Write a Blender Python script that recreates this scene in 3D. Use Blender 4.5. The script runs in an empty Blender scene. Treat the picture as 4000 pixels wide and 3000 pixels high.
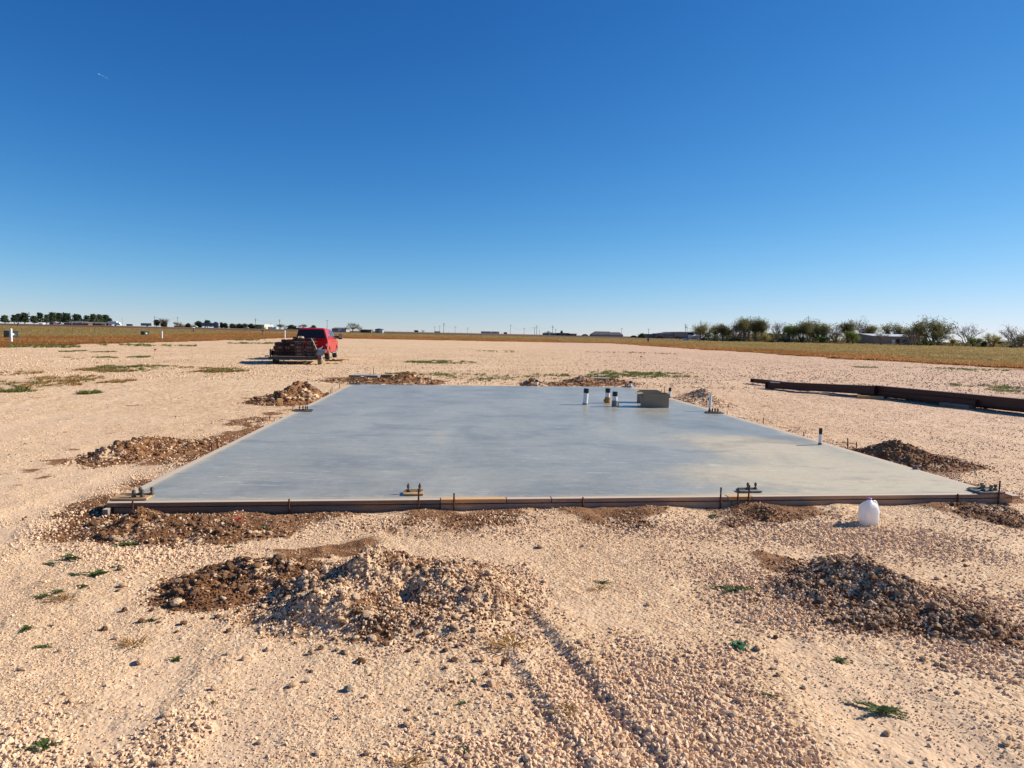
import bpy, math, random
import numpy as np
from mathutils import Vector, Matrix
rnd = random.Random(7); rng = np.random.default_rng(7)
scene = bpy.context.scene; C = scene.collection
R_ = math.radians
# ------------------------------------------------------------------ camera
H = 1.83; FPX = 2658.0; ROLL = R_(1.06); PITCH = math.atan(190.5*math.cos(ROLL)/FPX)
Fv = np.array([0, math.cos(PITCH), -math.sin(PITCH)]); R0 = np.array([1., 0, 0]); U0 = np.cross(R0, Fv)
Rv = R0*math.cos(ROLL)+U0*math.sin(ROLL); Uv = np.cross(Rv, Fv)
cam = bpy.data.objects.new('camera', bpy.data.cameras.new('camera')); C.objects.link(cam); scene.camera = cam
cam.data.sensor_width = 36; cam.data.lens = FPX/4000*36; cam.data.clip_start = .1; cam.data.clip_end = 60000
cam.matrix_world = Matrix(((Rv[0], Uv[0], -Fv[0], 0), (Rv[1], Uv[1], -Fv[1], 0), (Rv[2], Uv[2], -Fv[2], H), (0, 0, 0, 1)))
# ------------------------------------------------------------------ sky and sun
SUN_EL = 31.0; SUN_AZ = 18.0            # azimuth: degrees from +X towards +Y
scene.world = bpy.data.worlds.new('World'); scene.world.use_nodes = True
wn = scene.world.node_tree; bg = wn.nodes['Background']
sky = wn.nodes.new('ShaderNodeTexSky'); sky.sky_type = 'NISHITA'; sky.sun_disc = False
sky.sun_elevation = R_(SUN_EL); sky.sun_rotation = R_(90-SUN_AZ)
sky.altitude = 2000; sky.air_density = 1.0; sky.dust_density = 0.0; sky.ozone_density = 2.0
sep = wn.nodes.new('ShaderNodeSeparateColor'); com = wn.nodes.new('ShaderNodeCombineColor'); wn.links.new(sky.outputs[0], sep.inputs[0])
def _wm(op, a, b):
    n = wn.nodes.new('ShaderNodeMath'); n.operation = op; wn.links.new(a, n.inputs[0])
    if isinstance(b, bpy.types.NodeSocket): wn.links.new(b, n.inputs[1])
    else: n.inputs[1].default_value = b
    return n.outputs[0]
for i, (k, g, sh) in enumerate(((1.58, 1.9, .88), (1.43, 1.4, .83), (1.78, 1.2, .72))):   # the camera's saturated rendering of a clear sky, same in all directions
    v = _wm('POWER', _wm('MULTIPLY', sep.outputs[i], .085), g); v = _wm('MULTIPLY', v, k); v = _wm('DIVIDE', v, _wm('ADD', _wm('MULTIPLY', v, sh), 1.))
    wn.links.new(_wm('MULTIPLY', v, 10.), com.inputs[i])
wn.links.new(com.outputs[0], bg.inputs[0]); bg.inputs[1].default_value = 0.1
sun = bpy.data.lights.new('sun', 'SUN'); sun.energy = 5.0; sun.angle = R_(.55); sun.color = (1, .94, .83)
so = bpy.data.objects.new('sun', sun); C.objects.link(so)
sd = Vector((math.cos(R_(SUN_EL))*math.cos(R_(SUN_AZ)), math.cos(R_(SUN_EL))*math.sin(R_(SUN_AZ)), math.sin(R_(SUN_EL))))
so.rotation_euler = sd.to_track_quat('Z', 'Y').to_euler()
vs = scene.view_settings; vs.view_transform = 'Standard'; vs.look = 'None'; vs.gamma = 1; vs.use_curve_mapping = False; vs.exposure = 0.5
scene.display_settings.display_device = 'sRGB'

# ------------------------------------------------------------------ layout helpers
def hy(px): return 1305+.0185*(px-1758)
def P(px, py, z=0.):                    # place seen in the photo -> point on the plane z
    d = Fv*FPX+Rv*(px-2000)+Uv*(1500-py); t = (z-H)/d[2]; q = d*t; return (float(q[0]), float(q[1]))
def height(px, py, Y):                  # world height of a thing's top standing at depth Y
    d = Fv*FPX+Rv*(px-2000)+Uv*(1500-py); return float(d[2]*Y/d[1]+H)
def far(px, D):                         # ground point at depth D in the direction of px
    d = Fv*FPX+Rv*(px-2000)+Uv*(1500-hy(px)); x = float(d[0]/d[1]*D); return (x, D, float(terrain(x, D)))
def sstep(a, b, x):
    t = np.clip((x-a)/(b-a), 0, 1); return t*t*(3-2*t)
def terrain(x, y):
    x = np.asarray(x, float); y = np.asarray(y, float); r = np.hypot(x*.6, y); s = x/np.maximum(y, 1.)
    A = np.interp(s, [-.8, -.1, .3, .8], [4.0, 3.15, 2.6, 2.2])
    return A*sstep(130, 650, np.where(y > 0, r, 0))
_T = rng.random((256, 256))
def vn(x, y):                           # value noise
    xi = np.floor(x).astype(int); yi = np.floor(y).astype(int); fx = x-xi; fy = y-yi
    fx = fx*fx*(3-2*fx); fy = fy*fy*(3-2*fy); a = _T[xi & 255, yi & 255]; b = _T[(xi+1) & 255, yi & 255]
    c = _T[xi & 255, (yi+1) & 255]; d = _T[(xi+1) & 255, (yi+1) & 255]
    return (a*(1-fx)+b*fx)*(1-fy)+(c*(1-fx)+d*fx)*fy
def fbm(x, y, o=4, l=2.03, g=.5):
    s = 0; a = 1; t = 0
    for i in range(o): s = s+a*vn(x*l**i+17.3*i, y*l**i+9.1*i); t += a; a *= g
    return s/t
def blob(x, y, px, py, rx, ry, w=1.):   # soft ellipse on the ground, given where the photo shows it
    cx, cy = P(px, py); rxw = rx/FPX*cy; ryw = ry*cy*cy/(FPX*H)
    return w*np.exp(-(((x-cx)/rxw)**2+((y-cy)/ryw)**2)*.9)
SL = [np.array(P(415, 1965, .14)), np.array(P(3920, 1930, .14)), np.array(P(2478, 1513, .14)), np.array(P(1366, 1501, .14))]
def S(a, b):                            # slab coordinates (0..1 across, 0..1 deep) -> world
    return (1-b)*((1-a)*SL[0]+a*SL[1])+b*((1-a)*SL[3]+a*SL[2])
SW = 9.55; SD = 15.6
def slab_dist(x, y):                    # >0 outside the slab, metres
    ds = []
    for i in range(4):
        p, q = SL[i], SL[(i+1) % 4]; e = (q-p)/np.linalg.norm(q-p); ds.append((x-p[0])*e[1]-(y-p[1])*e[0])
    return np.maximum.reduce(ds)

SOIL = [(700, 2060, 330, 50, 1), (560, 2070, 200, 40, .8), (1000, 2030, 150, 40, .6), (1100, 2260, 240, 60, 1.1), (860, 2290, 220, 60, 1.1), (1250, 2160, 160, 22, .8),
        (1700, 2035, 430, 36, .65), (1000, 2110, 500, 60, .55), (2600, 2000, 500, 20, .35), (450, 2040, 160, 60, .6), (3400, 1985, 400, 16, .4), (2380, 2003, 190, 22, .8), (2990, 2020, 110, 34, 1), (3850, 2010, 150, 42, .8), (3330, 2250, 260, 110, .6), (3650, 2400, 240, 90, .5),
        (1900, 2290, 90, 120, .9), (1500, 2500, 330, 50, .9), (3050, 2200, 90, 30, .7), (660, 1770, 270, 55, .8), (420, 1990, 160, 50, .5), (880, 1700, 130, 45, .6), (1100, 1560, 120, 22, .8), (780, 1850, 120, 60, .5), (960, 1720, 90, 50, .55), (3250, 1760, 120, 18, .35), (3500, 1860, 260, 25, .35), (2900, 1640, 90, 20, .3),
        (1450, 1482, 170, 10, 1), (1600, 1490, 120, 9, 1), (2150, 1497, 170, 9, .7), (2370, 1490, 110, 10, .8), (3600, 1790, 190, 45, .8), (2750, 1560, 60, 16, .5),
        (1020, 2430, 120, 14, .3), (250, 2230, 60, 10, .5), (560, 2350, 60, 20, .3), (3480, 2450, 400, 25, .3), (980, 1640, 100, 40, .5), (3900, 2330, 80, 30, .35)]
def soil(x, y):
    m = sum(blob(x, y, *b) for b in SOIL); sdv = slab_dist(x, y); m = m+.20*np.exp(-(np.clip(sdv, 0, 9)/.6)**2)*(.4+1.3*fbm(x*.7+3, y*.7, 2))*(1+.4*(x < -3)); n = fbm(x*2.3, y*2.3, 4)
    return np.clip((m*1.2+(n-.5)*2.2-.36)*1.5, 0, 1)
COARSE = [(2500, 2800, 480, 260, 1.1), (2750, 2600, 330, 200, .8), (2850, 2960, 380, 160, 1.2), (2100, 2960, 350, 120, .9), (1700, 2940, 180, 90, .4), (450, 2980, 380, 90, .7), (780, 2830, 130, 70, .5),
          (1620, 2420, 380, 100, 1), (2050, 2330, 130, 120, .9), (3500, 2400, 420, 150, 1.1), (3800, 2500, 230, 130, .9), (3300, 2080, 600, 70, .9), (2950, 2300, 260, 160, .7), (2400, 2060, 700, 45, .7), (1500, 2060, 700, 45, .7),
          (700, 2150, 400, 60, .8), (350, 2060, 220, 60, .8), (550, 1960, 250, 90, .7), (800, 1830, 250, 90, .7), (3450, 1840, 260, 60, .7), (3100, 1750, 300, 60, .6), (2750, 1640, 250, 40, .6), (1050, 1650, 150, 60, .7),
          (3700, 2150, 350, 80, .5), (3850, 2850, 200, 120, .5), (1750, 2680, 90, 40, .5), (600, 2520, 120, 40, .4), (30, 2900, 120, 120, .5)]
RUT = [P(2080, 2400), P(2200, 2530), P(2330, 2680), P(2430, 2790), P(2560, 2930), P(2700, 3100)]
RUT2 = [P(1990, 2560), P(2080, 2700), P(2230, 2900), P(2330, 3050)]
def rutd(x, y, L=RUT):                  # signed distance to a wheel rut polyline (+ = right side)
    best = np.full(np.shape(x), 9.); sg = np.zeros(np.shape(x))
    for (x0, y0), (x1, y1) in zip(L[:-1], L[1:]):
        dx, dy = x1-x0, y1-y0; l2 = dx*dx+dy*dy; t = np.clip(((x-x0)*dx+(y-y0)*dy)/l2, 0, 1)
        d = np.hypot(x-x0-t*dx, y-y0-t*dy); k = d < best; best = np.where(k, d, best); sg = np.where(k, np.sign((y-y0)*dx-(x-x0)*dy), sg)
    return best, sg
def coarse(x, y):
    m = sum(blob(x, y, *b) for b in COARSE); n = fbm(x*1.7+40, y*1.7, 4)
    return np.clip(m*.95+(n-.5)*1.6-compact(x, y)*.55, 0, 1.3)
SMOOTH = [(3500, 2760, 250, 170, 1), (3700, 2950, 200, 120, .8), (230, 2450, 330, 220, .9), (1480, 2760, 330, 110, .7), (2300, 2390, 190, 80, .9), (1150, 2620, 220, 70, .6), (120, 1850, 420, 160, 1), (300, 1650, 500, 90, 1), (1750, 2150, 260, 26, .7), (1350, 2130, 300, 16, .5), (2030, 2640, 70, 130, .7), (980, 2900, 110, 160, .5), (3200, 2190, 260, 40, .4), (2550, 2250, 240, 60, .6), (1300, 2900, 260, 80, .4)]
TRK = [[P(1150, 2480), P(1010, 2700), P(860, 3050)], [P(760, 2420), P(560, 2700), P(300, 3050)], [P(3300, 2560), P(3560, 2760), P(3900, 3050)], [P(3100, 2540), P(3330, 2800), P(3560, 3050)], [P(650, 1900), P(200, 2150), P(-200, 2500)], [P(500, 1850), P(100, 2000), P(-300, 2300)],
       [P(1330, 1425), P(1500, 1380), P(1620, 1350)], [P(1370, 1435), P(1560, 1385), P(1700, 1352)], [P(-200, 1640), P(500, 1500), P(1000, 1430)], [P(-200, 1730), P(600, 1530), P(1060, 1440)], [P(3000, 1480), P(2700, 1400), P(2300, 1360)], [P(3300, 1560), P(2900, 1440), P(2500, 1370)], [P(4200, 1760), P(3300, 1600), P(2800, 1480)]]
def tracks(x, y):
    m = 0
    for i, L in enumerate(TRK): b, s = rutd(x, y, L); m = np.maximum(m, np.exp(-(b/(.17 if i < 6 else .24))**4)*(.75+.25*np.sin(y*9+i)))
    return m
def compact(x, y): return np.clip(sum(blob(x, y, *b) for b in SMOOTH)*.8+tracks(x, y)*.9+(fbm(x*.9+9, y*.9, 4)-.5)*1.3-.1, 0, 1)
def gz(x, y):                           # lot surface: undulation, ruts, hummocks by the forms
    x = np.asarray(x, float); y = np.asarray(y, float); sdv = slab_dist(x, y)
    z = terrain(x, y)+.035*(fbm(x*.35, y*.35, 3)-.5)*np.clip(y/10, .5, 2)+.03*(fbm(x*1.6+5, y*1.6, 3)-.5)+.016*(fbm(x*7, y*7+3, 3)-.5)
    hum = np.exp(-np.clip(sdv-.12, 0, 9)**2/.14)*(sdv > -.2)
    z = z+hum*.075*(fbm(x*1.9+31, y*1.9, 2)-.42)+.034*hum*(y < 9)+.055*soil(x, y)*(fbm(x*6, y*6, 3)-.3)*np.clip((sdv+.1)*5, 0, 1)
    b, s = rutd(x, y); z = z+np.where(s < 0, -1, 1)*.016*np.exp(-(b/.16)**2)*np.clip(b/.03, 0, 1)*(y < 5.5)+0
    b, s = rutd(x, y, RUT2); z = z+np.where(s < 0, -1, 1)*.012*np.exp(-(b/.13)**2)*np.clip(b/.03, 0, 1)
    z = z-.012*tracks(x, y); z = np.where(sdv < .02, np.minimum(z, .02), z)
    return z

# ------------------------------------------------------------------ mesh helpers
def tag(o, label=None, cat=None, group=None, kind=None):
    for k, v in (('label', label), ('category', cat), ('group', group), ('kind', kind)):
        if v: o[k] = v
    if cat and not kind: o['kind'] = 'thing'
    return o
def mesh_np(name, V, Fq, smooth=False):
    me = bpy.data.meshes.new(name); V = np.asarray(V, np.float32); Fq = np.asarray(Fq, np.int32); n, k = Fq.shape
    me.vertices.add(len(V)); me.vertices.foreach_set('co', V.ravel()); me.loops.add(n*k); me.loops.foreach_set('vertex_index', Fq.ravel())
    me.polygons.add(n); me.polygons.foreach_set('loop_start', np.arange(0, n*k, k, dtype=np.int32)); me.polygons.foreach_set('use_smooth', np.full(n, smooth))
    me.update(calc_edges=True); return me
def attr(me, name, arr, t='FLOAT', dom='POINT'):
    a = me.attributes.new(name, t, dom); key = {'FLOAT': 'value', 'INT': 'value', 'FLOAT_VECTOR': 'vector'}[t]; a.data.foreach_set(key, np.asarray(arr).ravel())
def link(name, data, m=None, parent=None, loc=None, rotz=0):
    o = bpy.data.objects.new(name, data); C.objects.link(o)
    if m is not None and data is not None:
        data.materials.clear()
        for q in (m if isinstance(m, (list, tuple)) else [m]): data.materials.append(q)
    if parent is not None: o.parent = parent
    if loc is not None: o.location = loc
    if rotz: o.rotation_euler = (0, 0, rotz)
    return o
def thing(name, label, cat, loc=(0, 0, 0), rotz=0, group=None):
    o = link(name, None, None, None, loc, rotz); o.empty_display_size = .2; return tag(o, label, cat, group)
class MB:
    def __init__(s): s.v = []; s.f = []; s.mi = []; s.m = 0
    def add(s, V, Fs):
        b = len(s.v); s.v += [tuple(map(float, p)) for p in V]; s.f += [tuple(b+i for i in f) for f in Fs]; s.mi += [s.m]*len(Fs); return s
    def box(s, c, d, rz=0, rx=0, ry=0, taper=1.):
        x, y, z = d[0]/2, d[1]/2, d[2]/2
        V = [(-x, -y, -z), (x, -y, -z), (x, y, -z), (-x, y, -z), (-x*taper, -y*taper, z), (x*taper, -y*taper, z), (x*taper, y*taper, z), (-x*taper, y*taper, z)]
        if rz or rx or ry:
            M = Matrix.Rotation(rz, 3, 'Z') @ Matrix.Rotation(ry, 3, 'Y') @ Matrix.Rotation(rx, 3, 'X'); V = [M @ Vector(p) for p in V]
        V = [(p[0]+c[0], p[1]+c[1], p[2]+c[2]) for p in V]
        return s.add(V, [(0, 3, 2, 1), (4, 5, 6, 7), (0, 1, 5, 4), (1, 2, 6, 5), (2, 3, 7, 6), (3, 0, 4, 7)])
    def tube(s, p0, p1, r0, r1=None, n=8, caps=True):
        r1 = r0 if r1 is None else r1; a = Vector(p0); b = Vector(p1); d = (b-a).normalized(); u = d.orthogonal().normalized(); w = d.cross(u); V = []
        for q, r in ((a, r0), (b, r1)):
            for i in range(n):
                t = 2*math.pi*i/n; V.append(q+u*(r*math.cos(t))+w*(r*math.sin(t)))
        Fs = [(i, (i+1) % n, n+(i+1) % n, n+i) for i in range(n)]
        if caps: Fs += [tuple(range(n-1, -1, -1)), tuple(range(n, 2*n))]
        return s.add(V, Fs)
    def path(s, pts, r, n=6):
        for a, b in zip(pts[:-1], pts[1:]): s.tube(a, b, r, r, n)
        return s
    def lathe(s, prof, n=16, c=(0, 0, 0), sx=1, sy=1):
        V = []
        for r, z in prof:
            for i in range(n): t = 2*math.pi*i/n; V.append((c[0]+sx*r*math.cos(t), c[1]+sy*r*math.sin(t), c[2]+z))
        Fs = []
        for k in range(len(prof)-1):
            for i in range(n): j = (i+1) % n; Fs.append((k*n+i, k*n+j, (k+1)*n+j, (k+1)*n+i))
        Fs += [tuple(range(n-1, -1, -1)), tuple((len(prof)-1)*n+i for i in range(n))]
        return s.add(V, Fs)
    def loft(s, secs, cap=True):
        n = len(secs[0]); V = [p for q in secs for p in q]; Fs = []
        for k in range(len(secs)-1):
            for i in range(n): j = (i+1) % n; Fs.append((k*n+i, k*n+j, (k+1)*n+j, (k+1)*n+i))
        if cap: Fs += [tuple(range(n-1, -1, -1)), tuple((len(secs)-1)*n+i for i in range(n))]
        return s.add(V, Fs)
    def prism(s, prof, y0, y1):         # profile in (x,z), extruded along y
        return s.loft([[(x, y0, z) for x, z in prof], [(x, y1, z) for x, z in prof]])
    def mesh(s, name, smooth=False):
        me = bpy.data.meshes.new(name); me.from_pydata(s.v, [], s.f)
        import bmesh
        bm = bmesh.new(); bm.from_mesh(me); bmesh.ops.recalc_face_normals(bm, faces=bm.faces); bm.to_mesh(me); bm.free()
        me.polygons.foreach_set('use_smooth', [smooth]*len(me.polygons))
        if any(s.mi): me.polygons.foreach_set('material_index', s.mi)
        return me
    def build(s, name, m, parent=None, loc=None, rotz=0, smooth=False, bevel=0):
        o = link(name, s.mesh(name, smooth), m, parent, loc, rotz)
        if bevel:
            b = o.modifiers.new('bevel', 'BEVEL'); b.width = bevel; b.segments = 2; b.limit_method = 'ANGLE'
        return o

# ------------------------------------------------------------------ materials
def nt(name, rough=.8, spec=.3, metal=0.):
    m = bpy.data.materials.new(name); m.use_nodes = True; t = m.node_tree; b = t.nodes['Principled BSDF']
    b.inputs['Roughness'].default_value = rough; b.inputs['Specular IOR Level'].default_value = spec; b.inputs['Metallic'].default_value = metal
    return m, t, b
def translucent(m, fac=.35):          # thin leaves and blades let some sun through
    t = m.node_tree; b = t.nodes['Principled BSDF']; o = t.nodes['Material Output']; tr = t.nodes.new('ShaderNodeBsdfTranslucent'); mx = t.nodes.new('ShaderNodeMixShader'); mx.inputs[0].default_value = fac
    if b.inputs['Base Color'].links: t.links.new(b.inputs['Base Color'].links[0].from_socket, tr.inputs[0])
    t.links.new(b.outputs[0], mx.inputs[1]); t.links.new(tr.outputs[0], mx.inputs[2]); t.links.new(mx.outputs[0], o.inputs[0]); return m
def node(t, typ, ins=None, **kw):
    n = t.nodes.new(typ)
    for k, v in kw.items(): setattr(n, k, v)
    for k, v in (ins or {}).items():
        if isinstance(v, bpy.types.NodeSocket): t.links.new(v, n.inputs[k])
        else: n.inputs[k].default_value = v
    return n
def mth(t, op, a, b=0., c=None, clamp=False):
    n = t.nodes.new('ShaderNodeMath'); n.operation = op; n.use_clamp = clamp
    for i, v in enumerate((a, b) if c is None else (a, b, c)):
        if isinstance(v, bpy.types.NodeSocket): t.links.new(v, n.inputs[i])
        else: n.inputs[i].default_value = v
    return n.outputs[0]
def mix(t, f, a, b, mode='MIX'):
    n = t.nodes.new('ShaderNodeMix'); n.data_type = 'RGBA'; n.blend_type = mode
    for i, v in ((0, f), (6, a), (7, b)):
        if isinstance(v, bpy.types.NodeSocket): t.links.new(v, n.inputs[i])
        else: n.inputs[i].default_value = (v if i == 0 else (*v, 1) if len(v) == 3 else v)
    return n.outputs[2]
def noise(t, vec, scale, detail=3, rough=.55, dist=0.):
    n = t.nodes.new('ShaderNodeTexNoise'); n.inputs['Scale'].default_value = scale; n.inputs['Detail'].default_value = detail; n.inputs['Roughness'].default_value = rough; n.inputs['Distortion'].default_value = dist
    t.links.new(vec, n.inputs['Vector']); return n.outputs['Fac']
def ramp(t, fac, stops):
    n = t.nodes.new('ShaderNodeMapRange'); n.inputs['From Min'].default_value = stops[0]; n.inputs['From Max'].default_value = stops[1]; n.clamp = True
    n.inputs['To Min'].default_value = stops[2] if len(stops) > 2 else 0.; n.inputs['To Max'].default_value = stops[3] if len(stops) > 2 else 1.
    t.links.new(fac, n.inputs['Value']); return n.outputs[0]
def pos(t): return t.nodes.new('ShaderNodeNewGeometry').outputs['Position']
def objc(t): return t.nodes.new('ShaderNodeTexCoord').outputs['Object']
def scl(t, v, s):
    n = t.nodes.new('ShaderNodeVectorMath'); n.operation = 'MULTIPLY'; t.links.new(v, n.inputs[0]); n.inputs[1].default_value = s; return n.outputs[0]
def bump(t, b, hgt, strength, dist=.01):
    n = node(t, 'ShaderNodeBump', {'Height': hgt, 'Strength': strength, 'Distance': dist}); t.links.new(n.outputs[0], b.inputs['Normal']); return n
MATS = {}
def flat(name, col, rough=.75, spec=.3, metal=0., var=.25, scale=6., bmp=0.):
    if name in MATS: return MATS[name]
    m, t, b = nt(name, rough, spec, metal); n = noise(t, objc(t), scale, 5, .6)
    k = ramp(t, n, (.25, .75, 1-var, 1+var)); c = mix(t, 1., col, (1, 1, 1), 'MULTIPLY')
    mm = t.nodes.new('ShaderNodeVectorMath'); mm.operation = 'SCALE'; mm.inputs[0].default_value = col; t.links.new(k, mm.inputs['Scale']); t.links.new(mm.outputs[0], b.inputs['Base Color'])
    if bmp: bump(t, b, n, bmp, .01)
    MATS[name] = m; return m

GRAV = (.70, .475, .285); GRAV2 = (.59, .37, .205); SOILC = (.15, .062, .024); SOILD = (.33, .17, .08)
def ground_colour(t, p, soilfac, speck=1.):
    big = ramp(t, noise(t, p, .22, 4), (.35, .7)); mid = ramp(t, noise(t, p, 2.6, 4), (.35, .65)); fine = noise(t, p, 55, 2, .7)
    c = mix(t, big, GRAV, GRAV2); c = mix(t, mth(t, 'MULTIPLY', mid, .35), c, (.72, .515, .32)); xs = node(t, 'ShaderNodeSeparateXYZ', {0: p}); pk = mth(t, 'MULTIPLY', ramp(t, xs.outputs[0], (0., 14.)), ramp(t, xs.outputs[1], (3., 14.))); c = mix(t, mth(t, 'MULTIPLY', pk, .75), c, (.60, .39, .262))
    v = node(t, 'ShaderNodeTexVoronoi', {'Vector': p, 'Scale': 42.}); bw = node(t, 'ShaderNodeRGBToBW', {0: v.outputs['Color']}).outputs[0]; c2 = mix(t, .5*speck, c, bw, 'SOFT_LIGHT')
    dk = ramp(t, noise(t, p, 14, 3, .7), (.60, .72)); c2 = mix(t, mth(t, 'MULTIPLY', dk, .5), c2, (.30, .19, .12))
    vm = node(t, 'ShaderNodeTexVoronoi', {'Vector': p, 'Scale': 11.}); bm_ = node(t, 'ShaderNodeRGBToBW', {0: vm.outputs['Color']}).outputs[0]; c2 = mix(t, ramp(t, xs.outputs[1], (7., 16., 0., .55)), c2, bm_, 'SOFT_LIGHT'); s = mix(t, ramp(t, noise(t, p, 9, 4, .65), (.35, .65)), SOILC, SOILD); return mix(t, soilfac, c2, s), fine, v
def mat_lot():
    m, t, b = nt('lot_gravel', .9, .15); p = pos(t); a = node(t, 'ShaderNodeAttribute', attribute_name='soil'); 
    edge = ramp(t, mth(t, 'ADD', a.outputs['Fac'], mth(t, 'MULTIPLY', mth(t, 'SUBTRACT', noise(t, p, 18, 4, .7), .5), .9)), (.35, .6))
    c, fine, v = ground_colour(t, p, edge); cp = node(t, 'ShaderNodeAttribute', attribute_name='compact').outputs['Fac']; c = mix(t, mth(t, 'MULTIPLY', cp, mth(t, 'SUBTRACT', .62, mth(t, 'MULTIPLY', edge, .62))), c, (.69, .475, .30))
    # dry grass ground beyond the edge of the lot
    sx = node(t, 'ShaderNodeSeparateXYZ', {0: p}); X, Y = sx.outputs[0], sx.outputs[1]
    nz = mth(t, 'MULTIPLY', mth(t, 'SUBTRACT', noise(t, p, .35, 5, .7), .5), 7.)
    dl = mth(t, 'ADD', mth(t, 'ADD', X, 44.5), mth(t, 'MULTIPLY', mth(t, 'SUBTRACT', Y, 59.), .112))
    dr = mth(t, 'SUBTRACT', mth(t, 'SUBTRACT', 37.2, mth(t, 'MULTIPLY', mth(t, 'SUBTRACT', Y, 49.5), .068)), X)
    df = mth(t, 'SUBTRACT', 186., Y)
    dd = mth(t, 'ADD', mth(t, 'MINIMUM', mth(t, 'MINIMUM', dl, dr), mth(t, 'MULTIPLY', df, .5)), nz)
    fld = ramp(t, dd, (-.4, .4, 1., 0.))
    g1 = noise(t, p, .045, 5, .6); g2 = noise(t, p, .9, 4, .7)
    fc = mix(t, ramp(t, g2, (.35, .65)), (.28, .125, .035), (.44, .22, .075)); olive = mix(t, ramp(t, g2, (.3, .7)), (.28, .19, .068), (.42, .295, .115))
    dw = mth(t, 'ADD', dd, mth(t, 'MULTIPLY', mth(t, 'LESS_THAN', X, 15.), 22.)); w = ramp(t, mth(t, 'ADD', dw, mth(t, 'MULTIPLY', mth(t, 'SUBTRACT', g1, .5), 24.)), (-12., -4., 1., 0.)); fc = mix(t, w, fc, olive)
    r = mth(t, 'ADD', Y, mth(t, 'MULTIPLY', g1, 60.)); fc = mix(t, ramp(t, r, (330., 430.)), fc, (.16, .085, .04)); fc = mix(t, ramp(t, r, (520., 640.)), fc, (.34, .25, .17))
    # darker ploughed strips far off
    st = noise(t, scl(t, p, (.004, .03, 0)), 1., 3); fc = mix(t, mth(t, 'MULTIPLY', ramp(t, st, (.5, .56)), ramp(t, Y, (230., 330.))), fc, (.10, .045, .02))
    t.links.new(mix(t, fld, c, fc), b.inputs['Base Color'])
    h1 = noise(t, p, 130, 3, .6); hh = mth(t, 'ADD', mth(t, 'MULTIPLY', v.outputs['Distance'], -.8), mth(t, 'MULTIPLY', h1, .5)); v2 = node(t, 'ShaderNodeTexVoronoi', {'Vector': p, 'Scale': 14.})
    hh = mth(t, 'ADD', hh, mth(t, 'MULTIPLY', v2.outputs['Distance'], -.9)); hh = mth(t, 'ADD', hh, mth(t, 'MULTIPLY', noise(t, p, 3.5, 4, .7), 2.2))
    hh = mth(t, 'MULTIPLY', hh, mth(t, 'SUBTRACT', 1.1, mth(t, 'MULTIPLY', cp, .6))); v3 = node(t, 'ShaderNodeTexVoronoi', {'Vector': p, 'Scale': 7.}); hh = mth(t, 'ADD', hh, mth(t, 'MULTIPLY', v3.outputs['Distance'], ramp(t, Y, (8., 22., 0., -2.6)))); bump(t, b, hh, .6, .016); return m
M_LOT = mat_lot()
def mat_stone(name, c0, c1, c2):
    m, t, b = nt(name, .85, .2); a = node(t, 'ShaderNodeAttribute', attribute_name='rnd', attribute_type='INSTANCER'); oi = node(t, 'ShaderNodeObjectInfo')
    r = mth(t, 'FRACT', mth(t, 'ADD', a.outputs['Fac'], oi.outputs['Random'])); p = objc(t)
    c = mix(t, ramp(t, r, (.3, .75)), c0, c1); c = mix(t, ramp(t, r, (.86, .99)), c, c2); n = noise(t, p, 3.5, 4, .6)
    c = mix(t, mth(t, 'MULTIPLY', ramp(t, n, (.4, .75)), .35), c, (.33, .21, .13)); t.links.new(c, b.inputs['Base Color']); bump(t, b, n, .5, .15); return m
M_STONE = mat_stone('limestone', (.76, .54, .34), (.62, .41, .235), (.40, .25, .15)); M_CLOD = mat_stone('soil_clods', (.15, .07, .03), (.22, .11, .05), (.40, .27, .17))
# ------------------------------------------------------------------ instancing for things nobody could count
def rock_mesh(seed, sub=2, name='rock', amp=.35):
    import bmesh
    bm = bmesh.new(); bmesh.ops.create_icosphere(bm, subdivisions=sub, radius=1); q = random.Random(seed)
    ax = [Vector((q.gauss(0, 1), q.gauss(0, 1), q.gauss(0, 1))).normalized() for _ in range(7)]; cut = [q.uniform(.55, .92) for _ in ax]
    for v in bm.verts:
        for a, k in zip(ax, cut):           # chip flat faces off
            d = v.co.dot(a)
            if d > k: v.co -= a*(d-k)*.85
        v.co *= 1+q.uniform(-amp, amp)*.25
        v.co.z *= .72
    me = bpy.data.meshes.new(name); bm.to_mesh(me); bm.free(); return me
def tuft_mesh(seed, n, hgt, spread, w, name='tuft'):
    q = random.Random(seed); mb = MB()
    for i in range(n):
        a = q.uniform(0, 6.28); r = q.uniform(0, spread*.5); x, y = r*math.cos(a), r*math.sin(a); b = a+q.uniform(-.8, .8); h = hgt*q.uniform(.5, 1); L = spread*q.uniform(.3, 1)
        px, py = -math.sin(b)*w, math.cos(b)*w; tx, ty = x+L*math.cos(b), y+L*math.sin(b); mx, my = x+L*.4*math.cos(b), y+L*.4*math.sin(b)
        mb.add([(x-px, y-py, 0), (x+px, y+py, 0), (mx+px, my+py, h*.7), (mx-px, my-py, h*.7), (tx, ty, h)], [(0, 1, 2, 3), (3, 2, 4)])
    me = bpy.data.meshes.new(name); me.from_pydata(mb.v, [], mb.f); return me
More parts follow.
